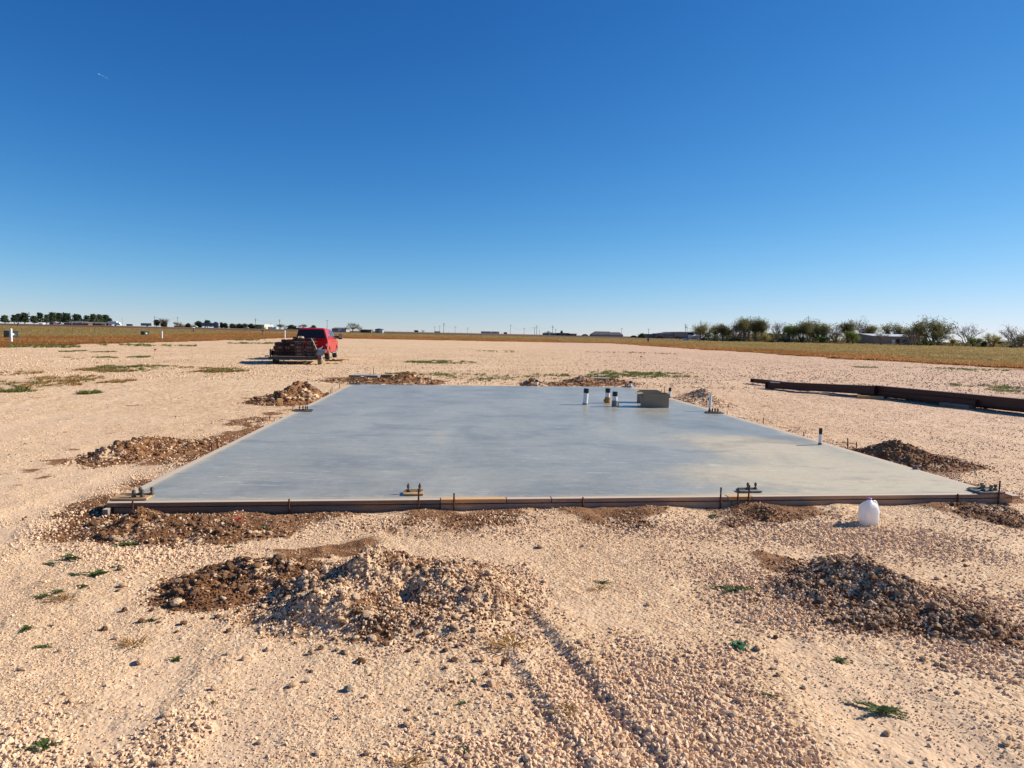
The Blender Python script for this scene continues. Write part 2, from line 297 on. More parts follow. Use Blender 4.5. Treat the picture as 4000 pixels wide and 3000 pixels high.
def scatter(name, meshes, V, scale, rot, idx, rv, m, parent=None):
    me = bpy.data.meshes.new(name); V = np.asarray(V, np.float32); me.vertices.add(len(V)); me.vertices.foreach_set('co', V.ravel())
    attr(me, 'scl', scale, 'FLOAT_VECTOR'); attr(me, 'rot', rot, 'FLOAT_VECTOR'); attr(me, 'idx', idx.astype(np.int32), 'INT'); attr(me, 'rnd', rv)
    o = link(name, me, m, parent); g = bpy.data.node_groups.new(name, 'GeometryNodeTree'); g.interface.new_socket('Geometry', in_out='INPUT', socket_type='NodeSocketGeometry'); g.interface.new_socket('Geometry', in_out='OUTPUT', socket_type='NodeSocketGeometry')
    gi = g.nodes.new('NodeGroupInput'); go = g.nodes.new('NodeGroupOutput'); ip = g.nodes.new('GeometryNodeInstanceOnPoints'); jn = g.nodes.new('GeometryNodeJoinGeometry'); L = g.links.new
    for k in reversed(range(len(meshes))):
        src = bpy.data.objects.new(name+'_shape', meshes[k]); oi = g.nodes.new('GeometryNodeObjectInfo'); oi.inputs['Object'].default_value = src; oi.inputs['As Instance'].default_value = False
        gt = g.nodes.new('GeometryNodeGeometryToInstance'); sm = g.nodes.new('GeometryNodeSetMaterial'); sm.inputs['Material'].default_value = m if not isinstance(m, list) else m[0]
        L(oi.outputs['Geometry'], sm.inputs[0]); L(sm.outputs[0], gt.inputs[0]); L(gt.outputs[0], jn.inputs[0])
    def na(nm, typ):
        n = g.nodes.new('GeometryNodeInputNamedAttribute'); n.data_type = typ; n.inputs[0].default_value = nm; return [q for q in n.outputs if q.enabled][0]
    L(gi.outputs[0], ip.inputs['Points']); L(jn.outputs[0], ip.inputs['Instance']); ip.inputs['Pick Instance'].default_value = True
    L(na('idx', 'INT'), ip.inputs['Instance Index']); L(na('scl', 'FLOAT_VECTOR'), ip.inputs['Scale']); L(na('rot', 'FLOAT_VECTOR'), ip.inputs['Rotation']); L(ip.outputs[0], go.inputs[0])
    o.modifiers.new('scatter', 'NODES').node_group = g; return o
ROCKS = [rock_mesh(i) for i in range(8)]; PEB = [rock_mesh(50+i, 1) for i in range(8)]
def rots(n): return rng.uniform(-math.pi, math.pi, (n, 3))
def wedge(n, y0, y1, s=.92, p=2):           # random points in the view wedge, density falling off as y**-(…)
    u = rng.random(n); y = (y0**p+(y1**p-y0**p)*u)**(1/p) if p else y0*(y1/y0)**u; return rng.uniform(-s, s, n)*y, y

# ------------------------------------------------------------------ ground
def grid_patch(xs_of, rows, cols): pass
ds = .0062; ss = np.arange(-1.2, 1.2001, ds); ys = np.exp(np.arange(math.log(1.3), math.log(205), ds)); Sg, Yg = np.meshgrid(ss, ys); Xg = Sg*Yg
Zg = gz(Xg, Yg); Zg = Zg-.10*np.maximum(np.maximum(sstep(1.1, 1.2, np.abs(Sg)), sstep(190, 205, Yg)), 1-sstep(1.3, 1.6, Yg))
nr, nc = Xg.shape; ii = np.arange(nr*nc).reshape(nr, nc); Q = np.stack([ii[:-1, :-1], ii[:-1, 1:], ii[1:, 1:], ii[1:, :-1]], -1).reshape(-1, 4)
me = mesh_np('gravel_lot', np.stack([Xg, Yg, Zg], -1).reshape(-1, 3), Q, True); attr(me, 'soil', soil(Xg, Yg).ravel()); attr(me, 'compact', compact(Xg, Yg).ravel())
lot = link('gravel_lot', me, M_LOT); tag(lot, 'pale pinkish crushed limestone lot with brown soil spills round the slab', None, None, 'structure')
g1 = np.sinh(np.linspace(-math.asinh(9000/25), math.asinh(9000/25), 260))*25; Xf, Yf = np.meshgrid(g1, g1); Zf = terrain(Xf, Yf)-.05; ii = np.arange(260*260).reshape(260, 260)
Q = np.stack([ii[:-1, :-1], ii[:-1, 1:], ii[1:, 1:], ii[1:, :-1]], -1).reshape(-1, 4); me = mesh_np('ground', np.stack([Xf, Yf, Zf], -1).reshape(-1, 3), Q, True); attr(me, 'soil', np.zeros(260*260))
tag(link('ground', me, M_LOT), 'flat prairie ground running out to the horizon', None, None, 'structure')

# ------------------------------------------------------------------ gravel
def mk_gravel():
    Xs, Ys, Sz = [], [], []
    for n, y0, y1, p, lo, hi, thr in ((150000, 2.2, 8, 1.0, .003, .0065, 0), (150000, 2.2, 11, .8, .0055, .0125, 1), (110000, 9, 32, .4, .009, .018, 1), (70000, 8, 30, .6, .007, .013, 0), (60000, 2.2, 9, .8, .010, .018, 2), (60000, 25, 90, .2, .02, .045, 0)):
        x, y = wedge(n, y0, y1, 1.0, p); c = coarse(x, y); s = slab_dist(x, y)
        keep = (s > .03)
        if thr == 2: keep &= rng.random(n) < np.clip(c*1.2-.55, 0, .8)
        elif thr: keep &= rng.random(n) < np.clip(c*1.15-.02, .03, 1)
        else: keep &= rng.random(n) < np.clip(fbm(x*1.1, y*1.1+7, 4)*2.6-.7, .1, 1)-.35*soil(x, y)-.15*compact(x, y)
        x, y, c = x[keep], y[keep], c[keep]; Xs.append(x); Ys.append(y); Sz.append(rng.uniform(lo, hi, len(x))*(1+.9*c*rng.random(len(x))**3*(thr == 1)))
    x = np.concatenate(Xs); y = np.concatenate(Ys); s = np.concatenate(Sz); n = len(x)
    z = gz(x, y)+s*.15; sc = np.stack([s*rng.uniform(.8, 1.35, n), s*rng.uniform(.8, 1.2, n), s*rng.uniform(.6, 1.0, n)], -1)
    so_ = soil(x, y); rr = rng.random(n); rv = np.where(rr < so_*.62, .93+.06*rng.random(n), rng.random(n)*.9)
    o = scatter('gravel', PEB, np.stack([x, y, z], -1), sc, rots(n), rng.integers(0, 8, n), rv, M_STONE2); tag(o, 'loose pale limestone gravel over the whole lot', None, None, 'stuff'); print('gravel', n)
# variant that uses only the instance value
def mat_stone2():
    m, t, b = nt('gravel_stone', .88, .2); a = node(t, 'ShaderNodeAttribute', attribute_name='rnd', attribute_type='INSTANCER'); r = a.outputs['Fac']
    c = mix(t, ramp(t, r, (.0, .85)), (.79, .565, .37), (.64, .43, .26)); c = mix(t, ramp(t, r, (.90, .93)), c, (.19, .085, .036)); t.links.new(c, b.inputs['Base Color']); return m
M_STONE2 = mat_stone2(); mk_gravel()
# ------------------------------------------------------------------ slab
def mat_slab():
    m, t, b = nt('sealed_concrete', .4, .23); p = pos(t); sv = scl(t, p, (1, .45, 1))
    big = noise(t, sv, .6, 6, .62, .9); mid = noise(t, sv, 3.2, 5, .65); fine = noise(t, p, 60, 3, .7)
    ed = node(t, 'ShaderNodeAttribute', attribute_name='edge').outputs['Fac']; dry = node(t, 'ShaderNodeAttribute', attribute_name='dry').outputs['Fac']
    w = ramp(t, mth(t, 'ADD', mth(t, 'ADD', dry, ed), mth(t, 'MULTIPLY', mth(t, 'SUBTRACT', big, .5), 1.6)), (.22, 1.0))
    c = mix(t, ramp(t, big, (.35, .65)), (.30, .278, .21), (.45, .415, .31)); c = mix(t, mth(t, 'MULTIPLY', ramp(t, mid, (.4, .7)), .4), c, (.35, .345, .325)); c = mix(t, w, c, (.62, .52, .355))
    sc = noise(t, scl(t, p, (.7, 3.2, 1)), 1.6, 6, .75, 1.5); scr = ramp(t, sc, (.62, .68)); c = mix(t, mth(t, 'MULTIPLY', scr, .35), c, (.55, .54, .5))
    sw = noise(t, scl(t, p, (.35, 2.2, 1)), 3.2, 5, .75, 1.2); c = mix(t, ramp(t, sw, (.5, .7, 0, .45)), c, (.46, .44, .37)); c = mix(t, ramp(t, sw, (.45, .28, 0, .45)), c, (.16, .155, .14)); gr = noise(t, scl(t, p, (.55, 1.1, 1)), 11, 6, .85, .3); c = mix(t, ramp(t, gr, (.45, .75, 0, .4)), c, (.45, .44, .40)); c = mix(t, ramp(t, gr, (.5, .25, 0, .4)), c, (.15, .15, .14)); pd = noise(t, scl(t, p, (.6, 1, 1)), 1.1, 5, .6, .5); c = mix(t, ramp(t, pd, (.52, .66, 0, .5)), c, (.19, .185, .17)); sc2 = noise(t, scl(t, p, (.5, 5, 1)), 2.1, 4, .8, 2.5); c = mix(t, mth(t, 'MULTIPLY', ramp(t, sc2, (.60, .63)), .6), c, (.74, .71, .63)); c = mix(t, mth(t, 'MULTIPLY', ramp(t, fine, (.3, .7)), .25), c, (.1, .1, .1)); t.links.new(c, b.inputs['Base Color'])
    rg = mth(t, 'ADD', ramp(t, w, (0, 1, .27, .6)), mth(t, 'MULTIPLY', mid, .10)); t.links.new(rg, b.inputs['Roughness'])
    bump(t, b, mth(t, 'ADD', mth(t, 'MULTIPLY', fine, .25), mth(t, 'MULTIPLY', mid, .8)), .2, .008); return m
M_SLAB = mat_slab()
IN = .092
def slab_xy(u, v):                      # metres from the front left corner of the forms
    return S(u/SW, v/SD)
slab = thing('concrete_slab', 'large freshly poured grey concrete slab with a damp looking sheen', 'slab', (0, 0, 0))
def mk_slab():
    na, nb = 120, 200; a = np.linspace(IN/SW, 1-IN/SW, na); bb = np.linspace(IN/SD, 1-.02/SD, nb); A, B = np.meshgrid(a, bb); W = (1-B)[..., None]*((1-A)[..., None]*SL[0]+A[..., None]*SL[1])+B[..., None]*((1-A)[..., None]*SL[3]+A[..., None]*SL[2])
    x, y = W[..., 0], W[..., 1]; z = .14+.0015*(fbm(x*.8, y*.8, 2)-.5); e = np.minimum.reduce([A*SW, (1-A)*SW, B*SD])-IN; edge = np.exp(-np.clip(e, 0, 9)/.09)*.8
    def bl(px, py, rx, ry, w=1.):
        cx, cy = P(px, py, .14); return w*np.exp(-(((x-cx)/(rx/FPX*cy))**2+((y-cy)/(ry*cy*cy/(FPX*1.69)))**2))
    dry = bl(2950, 1735, 260, 45, .9)+bl(3000, 1860, 380, 55, .95)+bl(3350, 1850, 380, 80, .8)+bl(3150, 1760, 260, 50, .4)+bl(2700, 1560, 160, 18, .5)+bl(2450, 1590, 200, 6, .3)+bl(2900, 1640, 200, 25, .3)+bl(3550, 1880, 300, 40, .6)
    ii = np.arange(na*nb).reshape(nb, na); Q = np.stack([ii[:-1, :-1], ii[:-1, 1:], ii[1:, 1:], ii[1:, :-1]], -1).reshape(-1, 4); V = np.stack([x, y, z], -1).reshape(-1, 3)
    per = np.concatenate([ii[0, :], ii[1:, -1], ii[-1, -2::-1], ii[-2:0:-1, 0]]); n0 = len(V); Vb = V[per].copy(); Vb[:, 2] = -.12; k = len(per)
    Q2 = np.array([[per[i], n0+i, n0+(i+1) % k, per[(i+1) % k]] for i in range(k)]); me = mesh_np('slab_surface', np.concatenate([V, Vb]), np.concatenate([Q, Q2]), False)
    attr(me, 'edge', np.concatenate([edge.ravel(), np.ones(k)])); attr(me, 'dry', np.concatenate([dry.ravel(), np.zeros(k)])); link('slab_surface', me, M_SLAB, slab)
mk_slab()
def mat_wood(name, c0, c1, top=.8):
    m, t, b = nt(name, .7, .25); p = objc(t); n = noise(t, scl(t, p, (1.2, 28, 40)), 1.4, 4, .6, .6); k = noise(t, scl(t, p, (1, 5, 8)), 1.5, 2)
    c = mix(t, ramp(t, n, (.3, .7)), c0, c1); kn = node(t, 'ShaderNodeTexVoronoi', {'Vector': scl(t, p, (1.1, 6, 9)), 'Scale': 1.}); c = mix(t, ramp(t, kn.outputs['Distance'], (.06, .13, .75, 0)), c, (.06, .03, .015))
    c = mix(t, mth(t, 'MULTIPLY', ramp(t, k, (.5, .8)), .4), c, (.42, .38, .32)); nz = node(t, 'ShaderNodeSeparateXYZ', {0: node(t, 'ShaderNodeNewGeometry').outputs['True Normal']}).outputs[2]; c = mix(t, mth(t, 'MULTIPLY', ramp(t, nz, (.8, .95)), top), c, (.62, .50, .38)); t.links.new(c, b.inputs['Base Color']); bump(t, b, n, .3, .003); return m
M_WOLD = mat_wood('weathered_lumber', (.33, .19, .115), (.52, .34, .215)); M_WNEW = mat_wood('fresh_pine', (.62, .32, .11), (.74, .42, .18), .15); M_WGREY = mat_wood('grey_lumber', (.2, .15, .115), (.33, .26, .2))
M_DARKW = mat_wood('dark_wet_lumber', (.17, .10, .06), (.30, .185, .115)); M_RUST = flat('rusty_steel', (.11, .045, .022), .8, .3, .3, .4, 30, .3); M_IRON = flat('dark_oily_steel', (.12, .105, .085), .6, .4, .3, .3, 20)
def board(parent, p0, p1, w, h, z, m, name='board', off=0., label=None):   # a board lying between two ground points, w across (to the inside), h high
    p0 = Vector((*p0, 0)); p1 = Vector((*p1, 0)); d = p1-p0; L = d.length; a = math.atan2(d.y, d.x); mb = MB(); mb.box((L/2, off+w/2, z+h/2), (L-.004, w, h))
    o = mb.build(name, m, parent, (p0.x, p0.y, 0), a, bevel=.003)
    if label: o['label'] = label
    return o
def onfront(px, py=1965, z=.14): return P(px, 1965+(1930-1965)*(px-415)/3505, z)
ff = thing('front_form', 'two high row of timber form boards along the near edge of the slab', 'form boards')
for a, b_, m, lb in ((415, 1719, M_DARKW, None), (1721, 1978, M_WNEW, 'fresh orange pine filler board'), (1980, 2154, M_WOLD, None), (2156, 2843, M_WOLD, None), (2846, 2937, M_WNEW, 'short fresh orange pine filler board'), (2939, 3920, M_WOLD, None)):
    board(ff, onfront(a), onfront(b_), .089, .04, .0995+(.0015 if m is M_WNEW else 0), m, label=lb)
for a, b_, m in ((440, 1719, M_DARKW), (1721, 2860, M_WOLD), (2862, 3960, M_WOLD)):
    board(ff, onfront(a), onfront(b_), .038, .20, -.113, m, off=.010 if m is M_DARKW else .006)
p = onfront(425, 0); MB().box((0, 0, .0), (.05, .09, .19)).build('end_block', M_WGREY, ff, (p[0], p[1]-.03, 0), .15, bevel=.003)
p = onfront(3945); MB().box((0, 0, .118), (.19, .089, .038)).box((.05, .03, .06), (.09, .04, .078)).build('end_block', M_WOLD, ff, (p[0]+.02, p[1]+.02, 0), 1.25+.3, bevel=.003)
for nm, lab, i0, i1, cuts in (('left_form', 'plaster splashed timber form boards down the left edge of the slab', 0, 3, (0, .22, .5, .77, 1)), ('right_form', 'thin timber form boards down the right edge of the slab beside the stakes', 1, 2, (0, .3, .55, .8, 1)), ('far_form', 'timber form boards along the far edge of the slab', 3, 2, (0, .5, 1))):
    t_ = thing(nm.replace('left_', 'side_').replace('right_', 'side_').replace('far_', 'back_'), lab, 'form boards'); pa, pb = SL[i0], SL[i1]; sgn = {'left_form': -1, 'right_form': 1, 'far_form': -1}[nm]
    for c0, c1 in zip(cuts[:-1], cuts[1:]):
        q0 = pa+(pb-pa)*c0; q1 = pa+(pb-pa)*c1
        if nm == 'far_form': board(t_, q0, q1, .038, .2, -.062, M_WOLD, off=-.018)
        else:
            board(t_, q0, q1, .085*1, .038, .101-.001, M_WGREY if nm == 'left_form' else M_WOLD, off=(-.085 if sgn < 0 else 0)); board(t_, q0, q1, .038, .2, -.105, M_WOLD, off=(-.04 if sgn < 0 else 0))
# ------------------------------------------------------------------ heaps of spoil round the slab
def surf_rock(parent, x, y, z, r, m, name='stone', me=None):
    o = link(name, me or ROCKS_M[m.name][rnd.randrange(8)], None, parent, (x, y, z)); o.rotation_euler = (rnd.uniform(-.5, .5), rnd.uniform(-.5, .5), rnd.uniform(0, 6.28)); o.scale = (r*rnd.uniform(.85, 1.25), r*rnd.uniform(.8, 1.15), r*rnd.uniform(.8, 1.15)); return o
ROCKS_M = {}; M_SHADESTONE = mat_stone('shaded_limestone', (.58, .385, .225), (.40, .245, .135), (.22, .115, .06))  # limestone darkened and browned: the right pile's shade is put into its colour
for mm in (M_STONE, M_CLOD, M_SHADESTONE):
    ROCKS_M[mm.name] = []
    for i in range(8):
        q = rock_mesh(i+(0 if mm is M_STONE else 20), 2, 'stone_shape', .35 if mm is M_STONE else .9); q.materials.append(mm); ROCKS_M[mm.name].append(q)
def heap(name, label, cat, blobs, nst, nrub, rs=(.014, .032), clod=.0, soilw=.3, seed=0, rrub=(.006, .014), rough=.35, sm=None):
    sm = sm or M_STONE
    ws = [(P(px, py), rx, ry, h) for px, py, rx, ry, h in blobs]
    ex = [(c[0]-rx/FPX*c[1]*2.1, c[0]+rx/FPX*c[1]*2.1, c[1]-ry*c[1]**2/(FPX*H)*2.1, c[1]+ry*c[1]**2/(FPX*H)*2.1) for c, rx, ry, h in ws]
    x0, x1, y0, y1 = min(e[0] for e in ex), max(e[1] for e in ex), min(e[2] for e in ex), max(e[3] for e in ex)
    hs_ = max(b[4] for b in blobs)
    def hh(x, y):
        h = sum(blob(x, y, px, py, rx, ry, w) for px, py, rx, ry, w in blobs); k = max(.5, .55/hs_*.3)
        n = fbm(x*5+seed, y*5, 4)-.5; n2 = fbm(x*17+seed, y*17, 3)-.5
        h = h*(1+n*.75*rough/.35)+np.clip(h, 0, .05)*n2*.7; h = np.where(slab_dist(x, y) < .06, -1, h); return h-.012
    N = 110; X, Y = np.meshgrid(np.linspace(x0, x1, N), np.linspace(y0, y1, N)); hv = hh(X, Y); base = gz(X, Y); Z = np.where(hv > 0, base+hv, base-.02+np.clip(hv, -.05, 0))
    cx, cy = (x0+x1)/2, (y0+y1)/2; cz = float(gz(cx, cy)); t_ = thing(name, label, cat, (cx, cy, cz)); ii = np.arange(N*N).reshape(N, N); Q = np.stack([ii[:-1, :-1], ii[:-1, 1:], ii[1:, 1:], ii[1:, :-1]], -1).reshape(-1, 4)
    keep = (hv.ravel()[Q] > -.03).any(1); Q = Q[keep]; me = mesh_np('heap', np.stack([X-cx, Y-cy, Z-cz], -1).reshape(-1, 3), Q, False)
    sl = np.clip(soilw+(fbm(X*4+seed, Y*4, 3)-.5)*2.2, 0, 1); attr(me, 'soil', sl.ravel()); link('heap', me, M_LOT, t_)
    q = np.random.default_rng(seed)
    def samp(n, thr):
        xs = q.uniform(x0, x1, n*14); ys = q.uniform(y0, y1, n*14); v = hh(xs, ys); k = (v > thr) & (q.random(n*14) < np.clip(v/hs_*3+.25, 0, 1)); return xs[k][:n], ys[k][:n], v[k][:n]
    xs, ys, v = samp(nst, .004)
    for x, y, h in zip(xs, ys, v):
        r = q.uniform(*rs)*(1.5 if q.random() < .07 else 1); isc = q.random() < clod; surf_rock(t_, x-cx, y-cy, float(gz(x, y))+h-cz+r*.25, r*(1.15 if isc else 1), M_CLOD if isc else sm, 'clod' if isc else 'stone')
    if nrub:
        xs, ys, v = samp(nrub, -.008); n = len(xs); s = q.uniform(*rrub, n); z = gz(xs, ys)+np.maximum(v, 0)+s*.1
        o = scatter('rubble', PEB, np.stack([xs-cx, ys-cy, z-cz], -1), np.stack([s, s*q.uniform(.8, 1.2, n), s*.85], -1), rots(n), q.integers(0, 8, n), np.where(q.random(n) < soilw**.7, .95, q.random(n)*.9), M_STONE2, t_); tag(o, kind='stuff')
    return t_
heap('gravel_pile', 'knee high pile of pale stones and brown clods in front of the slab middle', 'gravel pile', [(1420, 2310, 235, 80, .225), (1700, 2320, 230, 88, .165), (1240, 2420, 170, 42, .11), (1560, 2460, 260, 34, .08), (1900, 2360, 110, 70, .075), (1590, 2375, 42, 26, -.10), (1130, 2340, 90, 30, .06)], 295, 12000, (.010, .026), .14, .32, 3, (.004, .013))
heap('gravel_pile', 'gravel pile in its own shade below the plastic jug', 'gravel pile', [(3320, 2275, 130, 52, .25), (3560, 2370, 190, 56, .15), (3790, 2470, 170, 42, .09), (3180, 2320, 130, 44, .09), (3400, 2430, 200, 34, .05)], 280, 8000, (.012, .028), .08, .4, 11, (.006, .016), sm=M_SHADESTONE)
heap('dirt_mound', 'rounded brown dirt mound behind two stakes on the right of the slab', 'dirt mound', [(3480, 1796, 105, 24, .22), (3600, 1808, 115, 20, .11), (3740, 1822, 90, 9, .04)], 80, 2200, (.014, .03), .35, .85, 21, (.01, .022))
heap('dirt_mound', 'lumpy brown and pale dirt mound off the left side of the slab', 'dirt mound', [(490, 1782, 90, 24, .17), (620, 1755, 90, 20, .11), (770, 1742, 90, 14, .06)], 90, 2000, (.018, .04), .6, .75, 22, (.01, .024), .5)
heap('dirt_mound', 'dark clod heap left of the slab towards the trailer', 'dirt mound', [(1175, 1560, 55, 13, .36), (1080, 1568, 70, 9, .16), (1230, 1560, 40, 9, .12)], 60, 900, (.03, .07), .75, .8, 23, (.015, .035), .5)
heap('dirt_mound', 'long brown dirt ridge behind the far left corner of the slab', 'dirt mound', [(1590, 1492, 60, 8, .30), (1480, 1497, 60, 6, .14), (1390, 1488, 90, 5, .14), (1660, 1497, 50, 5, .12)], 50, 900, (.03, .07), .7, .85, 24, (.02, .04), .5)
heap('dirt_mound', 'little dirt heap round the far capped pipe', 'dirt mound', [(2080, 1503, 30, 6, .22), (2170, 1503, 30, 4, .1), (2215, 1504, 20, 3, .06)], 18, 300, (.03, .06), .7, .8, 25, (.02, .04))
heap('dirt_mound', 'brown dirt heap in front of the right concrete pier form', 'dirt mound', [(2280, 1495, 45, 7, .24), (2400, 1496, 60, 5, .14)], 24, 500, (.03, .06), .6, .85, 26, (.02, .04))
heap('gravel_pile', 'small pile of pale gravel behind the bare white pipe', 'gravel pile', [(2745, 1562, 42, 13, .26), (2700, 1568, 60, 9, .12)], 40, 900, (.02, .04), .1, .18, 27, (.012, .03))
heap('dirt_mound', 'crumbly dark dirt spill below the left end of the front form', 'dirt mound', [(580, 2072, 190, 38, .07), (800, 2085, 260, 34, .04), (555, 2050, 40, 16, .07)], 120, 2500, (.01, .028), .7, .8, 28, (.006, .014), .5)
heap('dirt_mound', 'spread of brown clods left of the middle gravel pile', 'dirt mound', [(1130, 2262, 240, 50, .075), (880, 2300, 210, 48, .06), (1030, 2235, 200, 40, .04), (780, 2345, 130, 32, .04)], 170, 3600, (.01, .032), .85, .9, 29, (.006, .014), .5)
heap('dirt_mound', 'low brown dirt patch under the three stakes of the front form', 'dirt mound', [(2990, 2025, 70, 18, .05)], 14, 500, (.008, .018), .6, .85, 30, (.005, .012))
heap('dirt_mound', 'low dark dirt patch by the right end of the front form', 'dirt mound', [(3850, 2010, 120, 24, .05), (3960, 2050, 60, 18, .04)], 30, 700, (.01, .024), .5, .75, 31, (.006, .014))

# ------------------------------------------------------------------ loose stones lying on the lot
def lone(px, py, w, m, label, group=None, name='stone', sz=None, me=None):
    x, y = P(px, py); r = w/2/FPX*y; o = link(name, me or ROCKS_M[m.name][rnd.randrange(8)], None, None, (x, y, float(gz(x, y))+r*.42)); o.rotation_euler = (0, 0, rnd.uniform(0, 6.28)); o.scale = sz or (r, r*.85, r*.85); return tag(o, label, name if name != 'clod' else 'dirt clod', group)
M_GREYST = mat_stone('grey_stone', (.25, .22, .18), (.22, .2, .17), (.2, .18, .15))
gq = rock_mesh(77, 2, 'stone_shape', .5); gq.materials.append(M_GREYST)
lone(1360, 2695, 44, None, 'single dark grey angular stone on pale grit below the middle pile', me=gq)
for px, py, w, lab in ((840, 2690, 40, 'rounded grey and white stone beside a tiny weed left of the dark grey stone'), (528, 2970, 38, 'smooth white stone at the bottom edge on the left'), (1240, 2950, 34, 'upright pale stone at the bottom edge below the dark grey stone'),
                       (60, 2840, 32, 'pale block of stone near the bottom left weed'), (1640, 2585, 26, 'pale stone with a long shadow just below the middle pile'), (1865, 2985-400, 30, 'pale stone below a dried weed right of the middle pile'), (2110, 2140, 30, 'pale stone standing alone on bare grit in front of the form'), (3870, 2430, 46, 'pale pointed stone on the tail of the right gravel pile'),
                       (2960, 2545, 36, 'reddish stone in the coarse gravel left of the right pile'), (480, 2290, 36, 'brownish stone beside two pale ones left of the dirt clods'), (1430, 2985-260, 28, 'flat pale stone right of the dark grey stone')):
    lone(px, py, w, M_STONE, lab)
GS = 'loose limestone chunks scattered on the lot'
k = 0
while k < 190:
    px, py = rnd.uniform(20, 3980), 1985+rnd.random()**1.3*1000; x, y = P(px, py)
    if slab_dist(np.array([x]), np.array([y]))[0] < .15 or rnd.random() > .25+float(coarse(np.array([x]), np.array([y]))[0]): continue
    w = rnd.uniform(.022, .048)*(1.4 if rnd.random() < .1 else 1)*FPX/y; lone(px, py, w, M_STONE, 'pale limestone chunk lying loose among the finer gravel', GS); k += 1
for i in range(60):
    px, py = rnd.choice([(rnd.uniform(350, 1350), rnd.uniform(2020, 2480)), (rnd.uniform(1100, 2050), rnd.uniform(2500, 2640)), (rnd.uniform(3000, 3950), rnd.uniform(2180, 2500))]); y = P(px, py)[1]
    lone(px, py, rnd.uniform(.02, .05)*FPX/y, M_CLOD, 'dark brown clod of soil dropped on the pale gravel', 'soil clods scattered round the piles', 'clod')
big = rock_mesh(5, 2, 'stone_shape', .4); big.materials.append(M_STONE)
for px, py, w, lab in ((1268, 2432, 62, 'biggest tan rock on the near foot of the middle pile'), (1180, 2447, 46, 'brown tinted rock just left of the biggest tan rock'), (1120, 2378, 58, 'rough pale rock at the left foot of the middle pile beside dark clods')):
    o = lone(px, py, w, None, lab, me=big); o.location.z += .035
x, y = P(1093, 1583); tag(MB().box((0, 0, .07), (.13, .09, .2), .5).build('wood_block', M_WNEW, None, (x, y, float(gz(x, y))), 0, bevel=.004), 'small pale wood block standing below the dark clod heap left of the slab', 'wood block')
mb = MB(); mb.box((0, 0, 0), (.055, .03, .006), .4, .2).box((.02, .01, .004), (.03, .025, .005), -.3); x, y = P(930, 2052); tag(mb.build('plastic_scrap', flat('red_plastic', (.6, .03, .02), .4), None, (x, y, float(gz(x, y))+.03)), 'scrap of bright red plastic on brown dirt by the front form', 'scrap')

# ------------------------------------------------------------------ weeds
def mat_leaf(name, c0, c1, c2=None):
    m, t, b = nt(name, .7, .2); a = node(t, 'ShaderNodeAttribute', attribute_name='rnd', attribute_type='INSTANCER'); n = noise(t, pos(t), 30, 3, .7); r = mth(t, 'FRACT', mth(t, 'ADD', a.outputs['Fac'], mth(t, 'MULTIPLY', n, .4)))
    c = mix(t, r, c0, c1); 
    if c2: c = mix(t, ramp(t, r, (.75, .9)), c, c2)
    t.links.new(c, b.inputs['Base Color']); b.inputs['Transmission Weight'].default_value = 0; return m
M_WEED = mat_leaf('weed_green', (.08, .12, .03), (.2, .245, .06), (.34, .27, .09)); M_STRAW = mat_leaf('straw', (.30, .17, .05), (.42, .27, .1)); translucent(M_WEED, .3); translucent(M_STRAW, .3)
def weed_mesh(seed):
    q = random.Random(seed); mb = MB()
    for st in range(9):                     # trailing stems with small leaves
        a = q.uniform(0, 6.28); L = q.uniform(.35, 1.0); p = Vector((0, 0, .03)); d = Vector((math.cos(a), math.sin(a), q.uniform(.05, .35)))
        for k in range(14):
            a += q.uniform(-.3, .3); d = Vector((math.cos(a), math.sin(a), d.z-.035)); p = p+d*L/14; p.z = max(.02, p.z)
            for s_ in (-1, 1, 0):
                b = a+s_*1.1+q.uniform(-.3, .3); l = q.uniform(.09, .2)*(1.15-L*k/18); w = l*.3; u = Vector((math.cos(b), math.sin(b), q.uniform(.1, .9))).normalized(); n = Vector((-u.y, u.x, 0))
                m = p+u*l*.55; e = p+u*l; mb.add([p, m+n*w, e, m-n*w], [(0, 1, 2, 3)])
    me = bpy.data.meshes.new('weed_shape'); me.from_pydata(mb.v, [], mb.f); return me
WEED = [weed_mesh(i) for i in range(5)]
for q in WEED: q.materials.append(M_WEED)
DRYW = [tuft_mesh(20+i, 34, .35, 1.0, .03, 'dry_shape') for i in range(3)]
for q in DRYW: q.materials.append(M_STRAW)
def weed(px, py, w, label, dry=False, group=None, flatk=1.):
    x, y = P(px, py); r = w*1.0/FPX*y; o = link('dry_weed' if dry else 'weed', (DRYW if dry else WEED)[rnd.randrange(3 if dry else 5)], None, None, (x, y, float(gz(x, y))+.002)); o.scale = (r*rnd.uniform(.9, 1.25), r*rnd.uniform(.55, .9), r*.62); o.rotation_euler = (0, 0, rnd.uniform(-.6, .6)+(math.pi if rnd.random() < .5 else 0)); return tag(o, label, 'weed', group)
